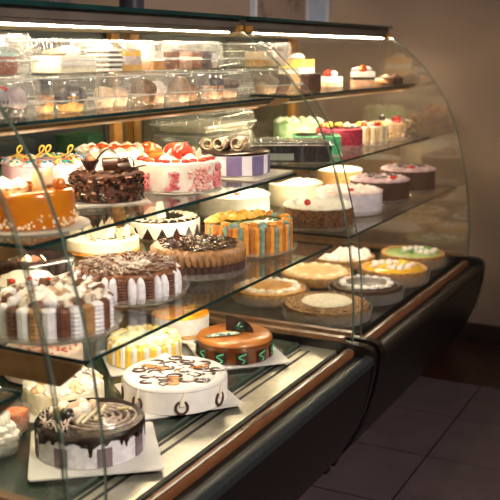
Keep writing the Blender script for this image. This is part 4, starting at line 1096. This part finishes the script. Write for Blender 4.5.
ct = thing('back_counter', 'dim work counter behind the cases, seen through the back glass', 'counter', (3.3, 2.62, 0))
obj('cabinet', M().box((0, .02, .375), (1.5, .46, .75)), P('counter front', '#4b5450', '#566059', .6, 8), ct)
obj('worktop', M().box((0, 0, .772), (1.56, .54, .04)), P('counter top', '#6b746e', '#79827b', .4, 12), ct)
cr = thing('green_crate', 'green crate on the dim work counter behind the back glass', 'crate', (3.33, 2.55, .793))
GRC = P('green crate plastic', '#2c6e3c', '#367c47', .45, 8)
obj('crate_floor', M().box((0, 0, .006), (.15, .17, .012)), GRC, cr)
for k, (x, y, w_, d_) in enumerate(((0, -.08, .15, .012), (0, .08, .15, .012), (-.07, 0, .012, .15), (.07, 0, .012, .15))):
    obj('crate_wall', M().box((x, y, .075), (w_, d_, .13)), GRC, cr)
obj('crate_rim', M().box((0, -.083, .146), (.16, .02, .014)).box((0, .083, .146), (.16, .02, .014)).box((-.073, 0, .146), (.018, .16, .014)).box((.073, 0, .146), (.018, .16, .014)), GRC, cr)

# ------------------------------------------------------------------ light
def area(name, loc, rot, sx, sy, e, col):
    d = bpy.data.lights.new(name, 'AREA'); d.shape = 'RECTANGLE'; d.size = sx; d.size_y = sy; d.energy = e; d.color = col
    o = bpy.data.objects.new(name, d); C.objects.link(o); o.location = loc; o.rotation_euler = rot
    return o
for k, (p, q, e) in enumerate((((.7, -1.3, 2.55), (1.75, 1.25, .75), 12), ((2.3, -1.3, 2.55), (2.9, 1.25, .75), 4))):
    o = area('added_key_light', p, (Vector(q) - Vector(p)).to_track_quat('-Z', 'Y').to_euler(), .5, .5, e, (1, .88, .76)); o.data.spread = math.radians(70)  # unseen key fill added for the cake fronts, beam narrowed to spare the floor
area('added_cool_fill', (.2, -2.4, 1.7), (math.radians(80), 0, 0), 2.4, 1.6, 5.5, (.66, .74, 1))  # added cool fill for the floor and case fronts, no window there
area('added_counter_fill', (3.0, 2.4, 2.75), (0, 0, 0), 1.2, .4, 20, (1, .9, .78))  # added fill that lifts the space behind the back glass
w = bpy.data.worlds.new('shop_ambient'); bpy.context.scene.world = w; w.use_nodes = True
bg = w.node_tree.nodes['Background']; bg.inputs[0].default_value = (.62, .55, .56, 1); bg.inputs[1].default_value = .015

# ------------------------------------------------------------------ camera
cd = bpy.data.cameras.new('camera'); cam = bpy.data.objects.new('camera', cd); C.objects.link(cam)
cd.sensor_width = 36; cd.sensor_fit = 'HORIZONTAL'; cd.lens = 930 / 500 * 36
cam.location = (0, 0, 1.30)
pitch = math.atan((250 - 52) / 930)
fwd = Vector((cos(YAW) * cos(pitch), sin(YAW) * cos(pitch), -sin(pitch)))
cam.rotation_euler = fwd.to_track_quat('-Z', 'Y').to_euler()
cd.clip_start = .05; cd.clip_end = 50
cd.dof.use_dof = True; cd.dof.focus_distance = 2.45; cd.dof.aperture_fstop = 4.0
sc = bpy.context.scene; sc.camera = cam
sc.view_settings.view_transform = 'Standard'; sc.view_settings.look = 'None'; sc.view_settings.gamma = 1; sc.view_settings.exposure = 0.52
try:
    sc.cycles.max_bounces = 10; sc.cycles.transparent_max_bounces = 40; sc.cycles.diffuse_bounces = 4; sc.cycles.glossy_bounces = 4
    sc.cycles.sample_clamp_indirect = 4; sc.cycles.caustics_reflective = False; sc.cycles.caustics_refractive = False
except Exception: pass
